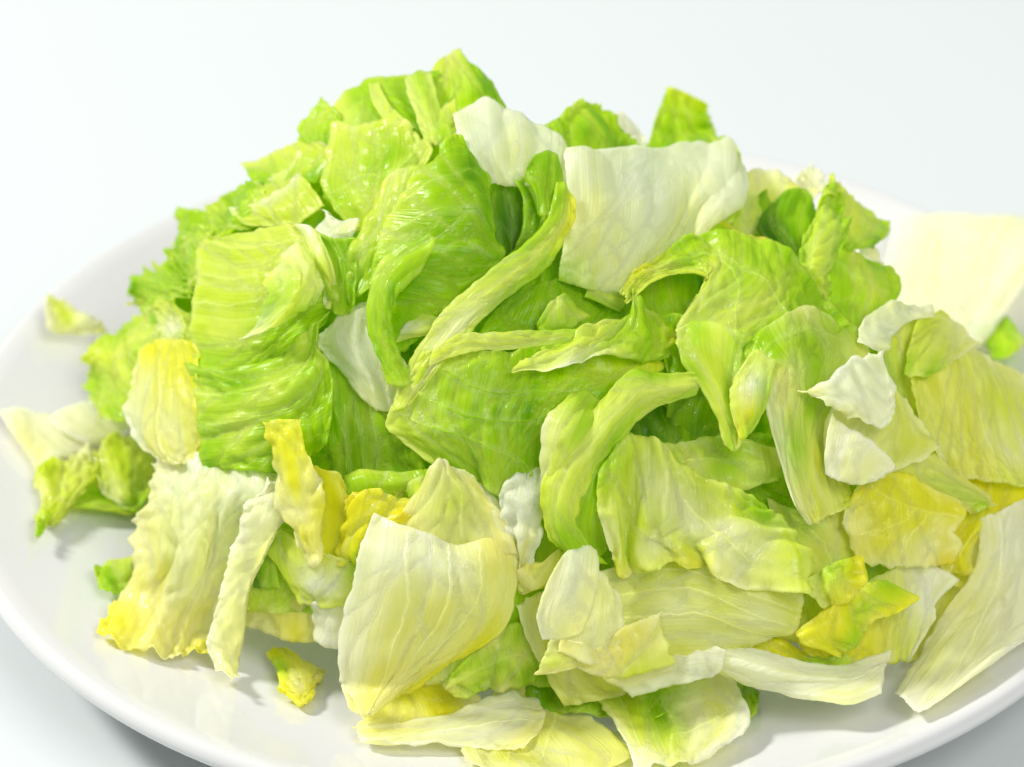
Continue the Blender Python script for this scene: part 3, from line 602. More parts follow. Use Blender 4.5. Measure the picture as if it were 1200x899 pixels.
o = leaf('broad central leaf with pale forked rib, facing front in the middle of the heap',
     [[(498,415,2.0),(540,412,2.3),(600,413,2.3),(650,406,2.2),(720,398,2.0)], [(478,452,1.9),(530,441,2.5),(600,441,2.6),(670,432,2.5),(772,425,1.9)], [(456,493,1.8),(520,491,2.5),(590,481,2.7),(660,466,2.5),(752,452,1.8)], [(473,517,1.6),(530,522,2.3),(590,522,2.6),(650,507,2.4),(710,492,1.8)], [(516,549,1.3),(555,564,1.8),(590,574,2.0),(640,564,1.9),(695,535,1.5)]],
     ['PPLLL', 'PLLLY', 'PLGLL', 'PLLGL', 'PGLLL'], wr=.09, fine=.045, frill=.05,
     ribs=[([(.0,.42),(.3,.62),(.7,.97)], .05, 'P'), ([(.05,.3),(.4,.5),(.85,.8)], .05, 'P'), ([(.1,.12),(.45,.35),(.9,.5)], .05, 'P'), ([(.3,.55),(.35,.75),(.35,.95)], .03, 'P'), ([(.5,.42),(.5,.7),(.55,.95)], .03, 'P')])
part(o, 'forked_rib', [[(653,217,1.9),(661,219,2.1),(668,232,1.9)], [(646,252,2.0),(660,252,2.4),(671,259,2.1)], [(628,278,2.0),(645,278,2.5),(656,286,2.1)], [(597,303,2.0),(620,307,2.5),(635,315,2.2)], [(557,335,2.0),(585,337,2.6),(605,337,2.2)], [(522,367,2.0),(550,370,2.6),(564,373,2.3)], [(495,402,2.0),(520,406,2.6),(545,396,2.4)], [(475,442,1.9),(495,442,2.4),(518,427,2.4)], [(462,480,1.8),(472,478,2.2),(484,470,2.2)]],
     ['LLY', 'LPY', 'LPL', 'PPL', 'PNP', 'PNP', 'PPP'], wr=.04, fine=.02, frill=.05, bulge=0.22, lip=.03, bend=.04)
part(o, 'rib_branch', [[(505,425,2.5),(510,412,2.6),(520,404,2.5)], [(545,410,2.6),(545,400,2.85),(548,393,2.5)], [(590,408,2.5),(590,400,2.75),(592,393,2.4)], [(640,402,2.4),(640,396,2.6),(640,389,2.3)], [(690,398,2.2),(690,393,2.3),(690,388,2.1)]], ['PPP', 'PPP', 'LPL'], wr=.04, fine=.02, frill=.05, bulge=0.22, lip=.03, bend=.04)
part(o, 'folded_edge', [[(640,398,2.0),(690,388,2.1),(735,360,2.1),(743,342,2.2),(765,364,2.1),(795,372,1.9)], [(625,416,2.5),(680,403,2.9),(715,395,3.0),(750,390,2.9),(775,395,2.5),(792,397,2.1)], [(608,434,2.7),(660,432,3.0),(700,416,3.2),(735,416,2.9),(765,421,2.5),(782,416,2.0)]],
     ['LPLLL', 'PPLLY', 'PWPLL'], wr=.12, fine=.06, frill=.14, jag=.09)

# ------------------------------------------------------------------ gap right of centre and arched leaf
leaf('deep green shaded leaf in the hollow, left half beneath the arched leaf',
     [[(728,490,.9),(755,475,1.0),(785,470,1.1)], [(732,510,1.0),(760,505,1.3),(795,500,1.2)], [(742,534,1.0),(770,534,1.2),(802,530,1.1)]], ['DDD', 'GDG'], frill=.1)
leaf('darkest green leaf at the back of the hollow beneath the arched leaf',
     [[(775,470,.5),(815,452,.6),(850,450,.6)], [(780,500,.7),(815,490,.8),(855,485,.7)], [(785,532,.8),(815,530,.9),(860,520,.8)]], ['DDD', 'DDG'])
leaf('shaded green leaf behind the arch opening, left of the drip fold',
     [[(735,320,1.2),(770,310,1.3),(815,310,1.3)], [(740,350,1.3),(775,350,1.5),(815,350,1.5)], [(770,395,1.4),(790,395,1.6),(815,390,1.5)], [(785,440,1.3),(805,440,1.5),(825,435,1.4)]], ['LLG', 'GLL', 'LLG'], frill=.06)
o = leaf('long arched leaf with yellow-green mottling sweeping over the right side of the heap',
     [[(728,340,1.9),(731,347,2.0),(733,354,1.9)], [(744,318,1.9),(755,322,2.4),(764,329,2.2)], [(779,299,1.9),(795,308,2.6),(801,321,2.5)], [(814,285,1.7),(828,305,2.7),(831,331,2.7)], [(850,275,1.5),(850,310,2.8),(815,351,2.8)],
      [(886,286,1.3),(880,330,3.0),(798,387,2.9)], [(922,307,1.1),(905,350,3.0),(830,421,3.0)], [(952,341,1.0),(925,375,2.9),(858,431,2.9)], [(988,380,1.0),(950,400,2.7),(870,452,2.7)]],
     ['PPP', 'YPP', 'LLP', 'LPP', 'LLP', 'LPP', 'LLL', 'LLV'], along='s', wr=.1, fine=.045, frill=.05, ribs=[([(.35,.15),(.4,.5),(.5,.95)], .06, 'P'), ([(.45,.5),(.65,.65),(.9,.75)], .05, 'P')])
part(o, 'draped_fold', [[(858,434,2.7),(893,392,2.8),(940,362,2.5),(990,383,1.6)], [(870,447,2.9),(905,416,3.0),(950,395,2.6),(1007,410,1.6)], [(883,442,3.1),(915,431,3.1),(955,428,2.6),(1007,432,1.6)], [(896,460,3.2),(920,460,3.1),(955,462,2.5),(1000,456,1.7)], [(902,495,3.1),(924,495,3.0),(950,498,2.5),(982,500,1.9)], [(914,540,2.9),(932,540,2.9),(955,545,2.5),(990,551,2.0)], [(927,583,2.7),(943,584,2.7),(965,581,2.5),(998,581,2.0)], [(944,609,2.5),(955,611,2.5),(968,604,2.4),(988,591,2.1)]],
     ['LLVL', 'VLLV', 'NVLV', 'NVLV', 'NLVV', 'NVVP', 'NVVP'], wr=.055, fine=.035, frill=.05, bulge=.8, ribs=[([(.0,.2),(.4,.1),(.9,.12)], .045, 'P'), ([(.5,.3),(.5,.6),(.4,.95)], .05, 'P')])
part(o, 'drip_fold', [[(793,388,2.9),(815,380,3.3),(845,385,3.2),(872,396,3.0)], [(799,418,2.9),(820,416,3.4),(845,421,3.2),(862,432,2.7)], [(827,458,2.7),(840,456,3.3),(850,460,3.1),(860,465,2.6)], [(842,495,2.5),(852,495,3.1),(860,496,2.8),(870,494,2.5)], [(849,519,2.4),(857,525,2.6),(864,525,2.5),(872,512,2.4)]],
     ['PLPL', 'LPPL', 'PPLL', 'PLPY'], wr=.04, fine=.02, frill=.05, bulge=0.22, lip=.03, bend=.04)
part(o, 'cut_tip', [[(866,441,3.0),(885,417,3.3),(907,424,3.2)], [(859,461,3.2),(880,451,3.7),(900,452,3.3)], [(861,486,3.1),(878,483,3.6),(896,477,3.1)], [(867,511,2.8),(874,509,3.0),(884,502,2.9)]], ['PPP', 'PWL', 'PYL', 'YLL'], wr=.04, fine=.02, frill=.05, bulge=0.22, lip=.03, bend=.04)

# ------------------------------------------------------------------ right flank
leaf('white translucent slab with cut edges lying on the far right rim of the plate',
     [[(1056,263,1.0),(1080,258,1.3),(1130,258,1.3),(1200,262,1.1),(1228,264,.9)], [(1042,300,1.0),(1080,300,1.5),(1130,300,1.5),(1195,308,1.2),(1214,310,.9)], [(1032,340,1.1),(1075,346,1.5),(1125,346,1.5),(1170,350,1.2),(1187,350,1.0)], [(1068,374,1.2),(1095,377,1.5),(1120,381,1.4),(1150,386,1.2),(1167,380,1.1)], [(1118,399,1.2),(1128,402,1.3),(1138,404,1.3),(1146,406,1.2),(1152,402,1.1)]],
     ['WWWWW', 'WWWWW', 'NWWWW', 'NNWWW'], surf='plate', thick=.14, wr=.05, fine=.02, frill=.02, jag=.04, ribs=[([(.35,.02),(.33,.4),(.3,.8)], .1, 'W'), ([(.65,.02),(.6,.4),(.55,.8)], .1, 'W')])
leaf('small green scrap behind the right end of the heap, under the white slab',
     [[(1149,394,.9),(1165,385,1.1),(1180,374,.9)], [(1159,407,1.1),(1175,398,1.5),(1197,395,1.0)], [(1165,421,.9),(1178,421,1.1),(1195,409,.8)]], ['LLG', 'GLP'], surf='plate', frill=.1)
leaf('olive shaded leaf seen under the white arching edge, right flank',
     [[(1026,398,1.2),(1055,376,1.3),(1087,365,1.2)], [(1030,430,1.4),(1055,425,1.5),(1075,420,1.4)], [(1040,472,1.4),(1060,466,1.5),(1080,462,1.4)], [(1060,496,1.3),(1075,496,1.4),(1090,496,1.3)]], ['VVV', 'LVV', 'VLV'])
leaf('white edge arching over the olive shaded leaf, beside the far white slab',
     [[(1005,404,2.0),(1018,409,2.4),(1031,415,2.2)], [(1012,382,2.0),(1028,390,2.7),(1041,397,2.4)], [(1046,358,1.8),(1052,368,2.6),(1061,377,2.4)], [(1085,361,1.6),(1086,367,2.0),(1088,374,2.0)]], ['WWP', 'PWW', 'WWP'], along='s', wr=.04)
o = leaf('large upright pale green leaf at the right edge, tent-shaped with a central ridge',
     [[(1061,437,1.6),(1083,400,1.8),(1100,368,1.6),(1133,405,1.5),(1170,425,1.2),(1215,450,.8)], [(1069,461,1.9),(1095,441,2.5),(1120,431,2.5),(1150,441,2.3),(1180,456,1.7),(1220,480,1.2)], [(1077,501,1.9),(1105,491,2.5),(1130,486,2.3),(1155,491,2.2),(1185,501,1.8),(1220,520,1.3)], [(1094,527,1.7),(1115,529,2.1),(1140,529,2.0),(1160,531,2.0),(1190,546,1.7),(1220,556,1.3)], [(1111,558,1.4),(1125,561,1.6),(1145,560,1.6),(1170,564,1.6),(1195,571,1.5),(1220,574,1.2)]],
     ['VVPNN', 'VVVPN', 'NVVNN', 'NVVPN'], wr=.045, fine=.035, frill=.03, ribs=[([(.5,.05),(.55,.5),(.65,.95)], .07, 'P')])  # paler right columns paint sparkle on that facet, olive the shaded one
part(o, 'lit_lobe', [[(1082,368,2.0),(1100,371,2.3),(1125,391,2.2),(1137,406,1.9)], [(1069,402,2.1),(1090,405,2.8),(1108,415,2.7),(1117,421,2.1)], [(1061,437,2.0),(1070,441,2.4),(1088,441,2.4),(1097,436,2.0)]], ['PPNN', 'PPPN', 'LPLP'], wr=.06)
leaf('folded pale leaf below the bright white scrap, right of the hanging fold',
     [[(985,470,2.4),(1010,467,2.6),(1045,461,2.4),(1064,490,1.9)], [(972,490,2.5),(1010,500,2.9),(1050,500,2.5),(1082,508,1.8)], [(969,517,2.6),(1005,526,2.9),(1045,531,2.6),(1098,522,1.8)], [(972,552,2.5),(1000,560,2.7),(1038,554,2.4),(1077,540,1.8)]],
     ['NVVN', 'NNVV', 'NVNN'], wr=.06, fine=.03)
leaf('triangular flap tinted white as a bright facet, turned up in front of the folded pale leaf',
     [[(974,492,2.8),(990,505,3.1),(1012,521,3.2),(1042,548,2.8)], [(969,521,2.9),(985,531,3.2),(1002,541,3.2),(1027,556,2.9)], [(968,554,2.6),(980,560,2.8),(996,565,2.8),(1012,565,2.7)]], ['NWWW', 'WWNW'], wr=.04, fine=.03)  # white tint paints the brightness of this facet
leaf('bright white torn scrap with ragged right edge, resting on the hanging fold',
     [[(942,459,3.2),(975,448,3.3),(1000,425,3.2),(1023,411,3.0)], [(955,463,3.3),(990,462,3.7),(1016,450,3.6),(1047,445,3.0)], [(968,470,3.3),(1000,476,3.7),(1026,476,3.5),(1047,470,3.0)], [(985,475,3.1),(1005,487,3.4),(1031,499,3.2),(1049,481,2.9)]], ['NWWW', 'WWWW', 'PNWW'], wr=.1, fine=.03, frill=.1, jag=.12)
leaf('bright green leaf in the gap left of the olive leaf, below the hanging fold',
     [[(852,582,1.5),(870,575,1.6),(892,568,1.5)], [(868,602,1.6),(890,596,1.9),(917,590,1.6)], [(896,625,1.5),(915,617,1.8),(937,602,1.6)]], ['LGL', 'GLG'], frill=.1, wr=.12)
leaf('thin pale fork of leaf crossing the gap below the yellow-green strip',
     [[(808,588,1.7),(812,592,1.8),(810,598,1.7)], [(828,588,1.8),(832,592,1.9),(830,596,1.8)], [(858,596,1.7),(862,600,1.8),(860,604,1.7)]], ['PPL'], wr=.02)
leaf('olive leaf hanging between the crinkled bit and the hanging fold',
     [[(903,590,1.6),(930,600,1.8),(965,606,1.8),(990,598,1.5)], [(912,622,1.7),(945,626,2.1),(975,626,2.0),(1000,630,1.6)], [(922,652,1.8),(955,656,2.1),(985,656,1.9),(1004,650,1.6)], [(932,690,1.7),(955,692,1.8),(975,687,1.8),(999,672,1.5)]],
     ['VLVV', 'LVVV', 'VVLV'], wr=.06, frill=.04, ribs=[([(.3,.05),(.5,.5),(.6,.95)], .045, 'P')])
leaf('olive strip crossing behind the yellow leaf, below the folded pale leaf',
     [[(1042,556,1.6),(1070,545,1.8),(1092,537,1.6)], [(1073,577,1.7),(1095,565,2.0),(1117,557,1.7)], [(1118,592,1.6),(1137,587,1.7),(1154,581,1.6)], [(1134,600,1.5),(1146,598,1.6),(1159,595,1.5)]], ['VVV', 'VLV'])
leaf('orange-yellow leaf behind at the right, below the tent-shaped leaf',
     [[(1118,561,1.2),(1150,542,1.4),(1180,554,1.3),(1220,575,1.0)], [(1114,590,1.3),(1150,581,1.6),(1180,586,1.5),(1220,590,1.1)], [(1109,621,1.4),(1145,616,1.6),(1170,613,1.5),(1205,602,1.1)], [(1104,652,1.3),(1125,647,1.5),(1148,641,1.4),(1170,630,1.2)], [(1105,670,1.2),(1125,671,1.2),(1142,668,1.2),(1155,656,1.1)]],
     ['YOYY', 'OYOY', 'YYCY', 'CYCC'], wr=.09, frill=.1, jag=.1, ribs=[([(.15,.95),(.35,.5),(.45,.1)], .05, 'C')])
leaf('square yellow leaf with branching veins and ragged right edge, right front',
     [[(1012,559,2.1),(1040,557,2.3),(1075,571,2.2),(1121,590,1.8)], [(1000,580,2.2),(1035,582,2.7),(1080,590,2.6),(1127,605,2.0)], [(990,605,2.1),(1035,610,2.7),(1080,615,2.6),(1112,622,2.1)], [(997,631,2.0),(1035,636,2.5),(1075,641,2.4),(1115,641,1.9)], [(1004,658,1.6),(1040,660,1.9),(1075,664,1.9),(1110,660,1.5)]],
     ['CYYC', 'YYYY', 'CYYC', 'CYCC', 'CCCO'], wr=.06, fine=.03, jag=.08, ribs=[([(.98,.3),(.5,.35),(.1,.15)], .05, 'C'), ([(.6,.35),(.4,.6),(.1,.7)], .04, 'C'), ([(.75,.32),(.6,.6),(.5,.85)], .04, 'C')])
leaf('dull yellow leaf lying on the plate beneath the clear sheet, right front',
     [[(1088,690,.8),(1120,670,1.0),(1152,656,1.0)], [(1083,732,.5),(1110,716,.7),(1137,700,.7)], [(1066,774,.2),(1090,767,.3),(1114,756,.3)]], ['VVC', 'VCV'])
leaf('large clear whitish sheet slumping onto the plate at the right front',
     [[(1146,612,1.8),(1170,602,2.0),(1200,589,1.9),(1228,579,1.6)], [(1149,641,1.9),(1175,641,2.2),(1205,631,2.1),(1232,621,1.7)], [(1134,681,1.8),(1165,686,2.1),(1197,676,2.0),(1228,666,1.6)], [(1104,727,1.4),(1140,735,1.7),(1182,735,1.6),(1234,728,1.2)], [(1074,772,.8),(1105,785,.9),(1142,780,.9),(1198,752,.6)], [(1053,812,.1),(1070,828,.2),(1097,822,.2),(1138,796,.1)]],
     ['NWWW', 'NWWW', 'CNWW', 'NNWW', 'WWWW'], wr=.06, fine=.015, frill=.03, ribs=[([(.3,.02),(.35,.5),(.45,.95)], .06, 'W')])
o = leaf('yellow leaf with white translucent right side, folded at the right front',
     [[(935,746,1.9),(975,709,2.2),(1010,689,2.3),(1040,671,2.1),(1075,659,1.7),(1113,680,1.1)], [(944,761,1.8),(980,741,2.2),(1020,721,2.3),(1050,706,2.1),(1080,690,1.7),(1092,705,1.2)], [(959,770,1.5),(990,763,1.9),(1020,751,2.0),(1050,736,1.8),(1075,726,1.5),(1087,731,1.1)], [(973,778,1.3),(1000,778,1.4),(1020,777,1.4),(1040,775,1.3),(1058,772,1.1),(1065,772,.9)]],
     ['YYLVWW', 'YYYVWW', 'YYYVPW'], wr=.06, fine=.02)
part(o, 'yellow_flap', [[(936,741,2.4),(975,711,2.7),(1010,689,2.7),(1040,684,2.4)], [(943,753,2.5),(985,735,2.9),(1016,712,3.0),(1069,702,2.3)], [(980,768,2.1),(1000,752,2.5),(1022,728,2.7),(1044,713,2.3)]], ['YYYL', 'YYLY', 'YLYY'], wr=.08, fine=.04, frill=.06)
leaf('small yellow piece under the olive front leaf, beside the white band',
     [[(883,761,1.7),(910,751,1.8),(942,765,1.7)], [(898,772,1.7),(920,768,1.8),(947,776,1.7)], [(912,783,1.5),(930,783,1.6),(950,786,1.5)]], ['YYY', 'CYL'], frill=.08)
leaf('thin green lining behind the thick white band',
     [[(930,778,1.7),(965,773,1.8),(1003,770,1.7)], [(940,788,1.8),(970,788,1.9),(1003,785,1.8)], [(950,800,1.6),(975,800,1.7),(1003,800,1.6)]], ['LLP'])
leaf('thick white rib band lying curved along the right front of the heap',
     [[(848,754,2.1),(900,769,2.2),(960,781,2.0),(1000,782,1.8),(1039,765,1.5)], [(844,768,2.3),(895,788,2.6),(955,800,2.4),(1000,802,2.1),(1035,782,1.6)], [(842,782,2.1),(885,802,2.3),(945,817,2.1),(990,824,1.6),(1030,811,1.2)]],
     ['WWWWW', 'WWWWW', 'PWWPW'], along='s', thick=.2, wr=.03, fine=.01, frill=.01, jag=.03, ribs=[([(.05,.5),(.5,.45),(.95,.5)], .09, 'W')])

# ------------------------------------------------------------------ big curl right of centre, front
leaf('yellow-green strip behind the big curl, under the dark hollow',
     [[(767,528,1.8),(800,521,2.0),(850,517,2.0),(907,527,1.7)], [(778,551,2.0),(810,546,2.4),(855,546,2.4),(911,545,1.9)], [(786,584,1.8),(820,582,2.2),(860,575,2.2),(909,561,1.7)]], ['LPLV', 'LVLV', 'LLVL'], wr=.06, frill=.06, ribs=[([(.05,.4),(.5,.4),(.95,.4)], .04, 'P')])
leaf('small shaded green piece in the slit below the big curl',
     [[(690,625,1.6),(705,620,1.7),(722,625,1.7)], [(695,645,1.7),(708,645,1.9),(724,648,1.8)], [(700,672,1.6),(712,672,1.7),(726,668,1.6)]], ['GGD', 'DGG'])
o = leaf('big pale leaf curling into a C shape with wrinkled frilled skirt, right of centre',
     [[(703,553,2.2),(735,519,2.2),(765,519,2.2),(800,546,2.2),(850,577,1.9),(890,592,1.6)], [(699,581,2.6),(735,570,2.6),(765,570,2.7),(805,586,2.6),(855,601,2.4),(905,606,1.9)], [(705,616,2.8),(735,616,2.8),(765,613,3.1),(810,616,3.1),(860,616,2.9),(928,626,2.2)], [(718,646,2.7),(737,652,2.8),(765,636,3.4),(805,637,3.4),(860,646,3.2),(943,656,2.4)], [(720,666,2.3),(745,672,2.5),(775,654,2.9),(815,664,3.0),(865,684,3.0),(943,692,2.3)]],
     ['LPPPPL', 'PPNNPL', 'NPPNNP', 'NPNPNP', 'YNPYNP'], wr=.13, fine=.035, frill=.13, jag=.08, ruffle=(.27, 4.5), ribs=[([(.45,.1),(.45,.5),(.5,.9)], .07, 'P'), ([(.55,.25),(.7,.55),(.85,.85)], .06, 'P')])
part(o, 'inner_wall', [[(690,530,2.4),(715,511,2.3),(737,498,2.1)], [(668,570,2.5),(702,560,2.4),(735,540,2.3)], [(662,612,2.4),(692,612,2.4),(720,592,2.3)], [(672,645,2.2),(698,652,2.3),(720,628,2.4)]], ['LLL', 'LLV', 'PLL'], wr=.04)
part(o, 'outer_lobe', [[(666,468,2.6),(683,462,2.7),(702,470,2.5),(722,480,2.4)], [(648,486,2.9),(668,488,3.3),(690,490,3.2),(712,500,2.9)], [(638,516,2.9),(655,516,3.4),(676,516,3.3),(698,522,3.0)], [(635,549,2.7),(648,549,3.1),(665,548,3.1),(684,552,2.9)], [(637,580,2.5),(650,580,2.8),(664,580,2.8),(678,585,2.7)]], ['PLLL', 'NPLL', 'NPPL', 'NPPP'], wr=.04, fine=.02, frill=.05, bulge=0.70, lip=.03, bend=.04)
part(o, 'rolled_rim', [[(812,441,2.5),(816,450,2.7),(812,463,2.5)], [(780,445,2.7),(780,458,3.4),(776,473,3.0)], [(742,438,2.9),(748,460,3.6),(741,493,3.0)], [(714,461,3.0),(718,490,3.9),(716,521,3.1)], [(689,489,3.0),(694,520,3.9),(696,551,3.1)], [(654,529,2.9),(672,550,3.8),(683,576,3.1)], [(638,570,2.7),(657,580,3.6),(673,606,3.0)], [(637,601,2.5),(655,611,3.4),(681,626,2.9)], [(647,632,2.2),(665,641,2.9),(692,646,2.6)], [(664,651,1.9),(680,658,2.3),(706,658,2.1)]],
     ['PPL', 'LPP', 'PPL', 'PPP', 'PPP', 'PLL', 'LLL'], wr=.04, fine=.02, frill=.05, bulge=0.35, lip=.03, bend=.04)
leaf('small crinkled yellow-edged curl at the right end of the wrinkled skirt',
     [[(948,680,2.5),(965,667,2.8),(985,661,2.7),(1005,656,2.4)], [(952,696,2.6),(970,686,3.2),(985,681,3.0),(1009,675,2.5)], [(965,711,2.5),(978,711,2.8),(990,703,2.7),(1001,687,2.5)]], ['PLY', 'PPY', 'PYY'], frill=.16, wr=.1, fine=.06)
leaf('light green leaf seen behind the frilly white strip, left of the big curl',
     [[(606,558,1.1),(630,557,1.2),(655,560,1.2)], [(612,610,1.2),(635,610,1.3),(660,615,1.2)], [(615,662,1.1),(640,662,1.2),(668,660,1.2)]], ['PLL', 'PLP', 'LPL'])
leaf('cream leaf turned up at the bottom between the frilly strip and the big curl',
     [[(599,664,1.8),(608,668,2.1),(619,658,2.0)], [(609,690,1.8),(622,684,2.3),(631,664,2.1)], [(619,694,1.8),(640,679,2.2),(651,648,2.0)], [(640,686,1.7),(650,670,1.9),(663,652,1.7)]], ['CCY', 'YCC'], along='s', wr=.03)
leaf('narrow white strip with frilled top standing beside the big cream leaf',
     [[(593,568,1.9),(610,559,2.2),(629,554,2.1),(642,576,1.8)], [(593,590,2.0),(608,588,2.6),(622,588,2.5),(632,592,2.1)], [(596,616,2.0),(608,616,2.6),(618,616,2.5),(626,618,2.2)], [(599,646,1.9),(608,646,2.5),(614,646,2.4),(621,645,2.1)], [(601,674,1.7),(607,676,2.1),(612,676,2.1),(619,672,1.9)]],
     ['WWWP', 'WWWP', 'WWCW', 'WCCW'], frill=.15, jag=.12, wr=.08)

# ------------------------------------------------------------------ centre front
leaf('light green twig-like strip lying in the gap above the yellow frilled piece',
     [[(402,563,1.1),(430,555,1.4),(470,555,1.4),(507,551,1.2)], [(408,572,1.4),(435,565,1.8),(475,565,1.8),(510,561,1.5)], [(414,583,1.1),(440,577,1.5),(475,576,1.5),(500,572,1.3)]], ['LPLL', 'LLPL'], wr=.05)
leaf('pair-lobed light green nub at the right end of the twig-like strip',
     [[(478,576,1.7),(488,566,1.8),(502,560,1.6)], [(482,586,1.8),(492,578,2.2),(507,574,1.8)], [(490,596,1.7),(500,588,2.0),(515,582,1.7)]], ['LPL'], frill=.1)
leaf('yellow hollow leaf behind, between the tall yellow strip and the yellow frilled piece',
     [[(368,546,1.5),(385,552,1.8),(400,566,1.5)], [(374,580,1.5),(395,580,1.8),(415,590,1.5)], [(364,610,1.5),(395,612,1.7),(419,606,1.5)], [(362,642,1.4),(385,647,1.6),(415,627,1.5)], [(376,660,1.3),(395,664,1.4),(422,660,1.3)]], ['OYY', 'YYO', 'YYY', 'YYY'], wr=.06)
leaf('tall yellow strip with white centre, right of the big cream-green leaf',
     [[(312,498,2.1),(330,500,2.5),(353,499,2.1)], [(321,521,2.2),(338,526,2.7),(356,526,2.3)], [(323,551,2.2),(345,556,2.8),(367,550,2.4)], [(328,581,2.2),(350,586,2.8),(376,580,2.4)], [(338,607,2.1),(358,609,2.6),(375,605,2.3)], [(350,634,1.8),(362,633,2.2),(374,627,2.0)], [(358,660,1.6),(368,657,1.8),(378,650,1.7)]],
     ['YYY', 'YYY', 'CYC', 'CCY', 'CYC', 'CCC'], frill=.12, wr=.08, jag=.08)
leaf('bright yellow frilled piece in the centre front, behind the big cream leaf',
     [[(419,586,1.7),(438,577,2.0),(470,583,1.9),(500,579,1.8),(528,577,1.5)], [(399,616,1.9),(430,606,2.5),(465,601,2.4),(495,596,2.1),(526,590,1.7)], [(391,642,1.8),(420,634,2.4),(445,626,2.4),(470,613,2.1),(502,606,1.8)], [(402,660,1.5),(420,661,1.9),(437,652,1.9),(452,642,1.8),(468,627,1.6)]],
     ['OYYY', 'YYOC', 'YYYC', 'YLYY'], frill=.2, wr=.12, fine=.08, jag=.15)
leaf('pale green folded leaf below the yellow strips, left of the big cream leaf',
     [[(318,618,1.4),(340,629,1.6),(365,648,1.7),(400,660,1.7),(421,664,1.5)], [(311,646,1.4),(340,656,1.9),(370,671,2.2),(395,676,2.1),(420,676,1.7)], [(329,673,1.3),(345,687,1.8),(365,694,2.0),(390,697,2.0),(418,692,1.6)], [(343,695,1.0),(355,704,1.2),(370,708,1.4),(390,709,1.4),(416,708,1.3)]],
     ['LPPPL', 'PPWWP', 'PPPPP'], wr=.09, fine=.04)
leaf('small dark green bit showing beside the turned edge of the cream-green leaf',
     [[(305,640,1.1),(312,635,1.2),(322,632,1.2)], [(305,660,1.1),(314,656,1.3),(326,655,1.2)], [(306,685,1.0),(316,682,1.1),(328,682,1.1)]], ['GLG', 'DGL'])
leaf('yellowish leaf lying low on the plate, right of the turned edge',
     [[(290,684,.8),(325,682,1.1),(355,692,1.1),(367,710,1.0)], [(286,706,.6),(325,706,1.0),(352,716,1.0),(372,730,.9)], [(284,730,.2),(325,738,.4),(350,745,.5),(374,748,.5)]], ['CYCC', 'CCYC'], wr=.05)
leaf('small white chunk low at the left side of the big cream leaf',
     [[(369,708,1.3),(390,703,1.5),(413,700,1.3)], [(371,726,1.2),(390,726,1.6),(413,722,1.3)], [(371,745,.8),(388,751,1.0),(411,750,.9)]], ['WWP', 'WWW'], thick=.12, frill=.1)
leaf('pale cream upright leaf behind the big cream leaf, rising to a point',
     [[(498,562,1.7),(517,545,1.9),(530,550,1.9),(553,563,1.7)], [(479,591,1.8),(515,580,2.2),(545,576,2.2),(570,586,1.9)], [(468,613,2.0),(510,608,2.3),(545,605,2.3),(587,611,2.0)], [(473,628,2.2),(510,636,2.3),(550,644,2.3),(597,646,2.0)]], ['CCC', 'CPC', 'CCC'], wr=.05, fine=.015, ribs=[([(.6,.95),(.6,.5),(.45,.05)], .05, 'C')])
leaf('thin watery pale sheet at the right shoulder of the big cream leaf',
     [[(551,565,1.6),(565,571,1.8),(580,585,1.7)], [(559,591,1.9),(577,595,2.2),(592,605,1.9)], [(571,621,2.0),(588,625,2.4),(604,631,2.0)], [(573,645,2.1),(590,650,2.4),(605,654,2.0)]], ['CWC', 'WCC'], wr=.03)
leaf('yellow sheet standing for the tinted shadow on the plate under the big cream leaf',
     [[(424,834,.3),(470,819,.6),(510,796,.8),(545,790,.9)], [(430,844,.2),(480,836,.5),(520,826,.7),(560,818,.8)], [(420,854,.05),(480,852,.2),(530,846,.4),(565,838,.5)]], ['CYYC', 'CCYC'], wr=.04)  # yellow put in for the coloured shadow below the blade
leaf('rolled pale green piece tucked under the right side of the big cream leaf',
     [[(518,801,1.1),(545,776,1.5),(580,752,1.7),(605,735,1.6),(627,768,1.3)], [(523,807,1.0),(550,793,1.6),(585,779,2.0),(610,768,2.0),(634,781,1.4)], [(538,814,.8),(560,809,1.1),(590,804,1.3),(615,795,1.3),(632,789,1.1)]], ['LLVLV', 'VPLVL', 'PLVLP'], wr=.12, fine=.04, frill=.1, ribs=[([(.05,.5),(.5,.4),(.9,.5)], .05, 'P')])
leaf('large smooth cream leaf blade leaning on the plate at the centre front',
     [[(439,606,2.5),(465,617,2.6),(505,630,2.6),(540,640,2.5),(575,633,2.4),(600,640,1.9)], [(429,641,2.6),(465,650,3.1),(505,655,3.3),(545,660,3.2),(580,658,2.8),(603,663,2.1)], [(419,676,2.5),(460,685,3.1),(505,690,3.4),(545,692,3.2),(578,691,2.7),(602,692,1.9)], [(407,721,2.1),(450,725,2.8),(495,730,3.0),(530,729,2.8),(565,723,2.4),(590,730,1.7)], [(402,766,1.5),(440,766,2.1),(475,766,2.3),(505,763,2.2),(530,762,2.0),(554,762,1.5)], [(404,802,.8),(430,804,1.2),(455,802,1.4),(475,797,1.4),(495,789,1.3),(517,784,1.1)], [(411,832,.2),(425,836,.4),(435,834,.5),(448,826,.6),(460,818,.6),(477,810,.6)]],
     ['WWWCC', 'WWWCC', 'WCCCC', 'WCCCY', 'WCCCY', 'CCCCY'], thick=.07, wr=.06, fine=.01, frill=.025, jag=.04, ribs=[([(.25,.02),(.28,.4),(.35,.9)], .06, 'C'), ([(.5,.02),(.5,.4),(.5,.85)], .06, 'C'), ([(.7,.05),(.68,.4),(.62,.8)], .05, 'C')])

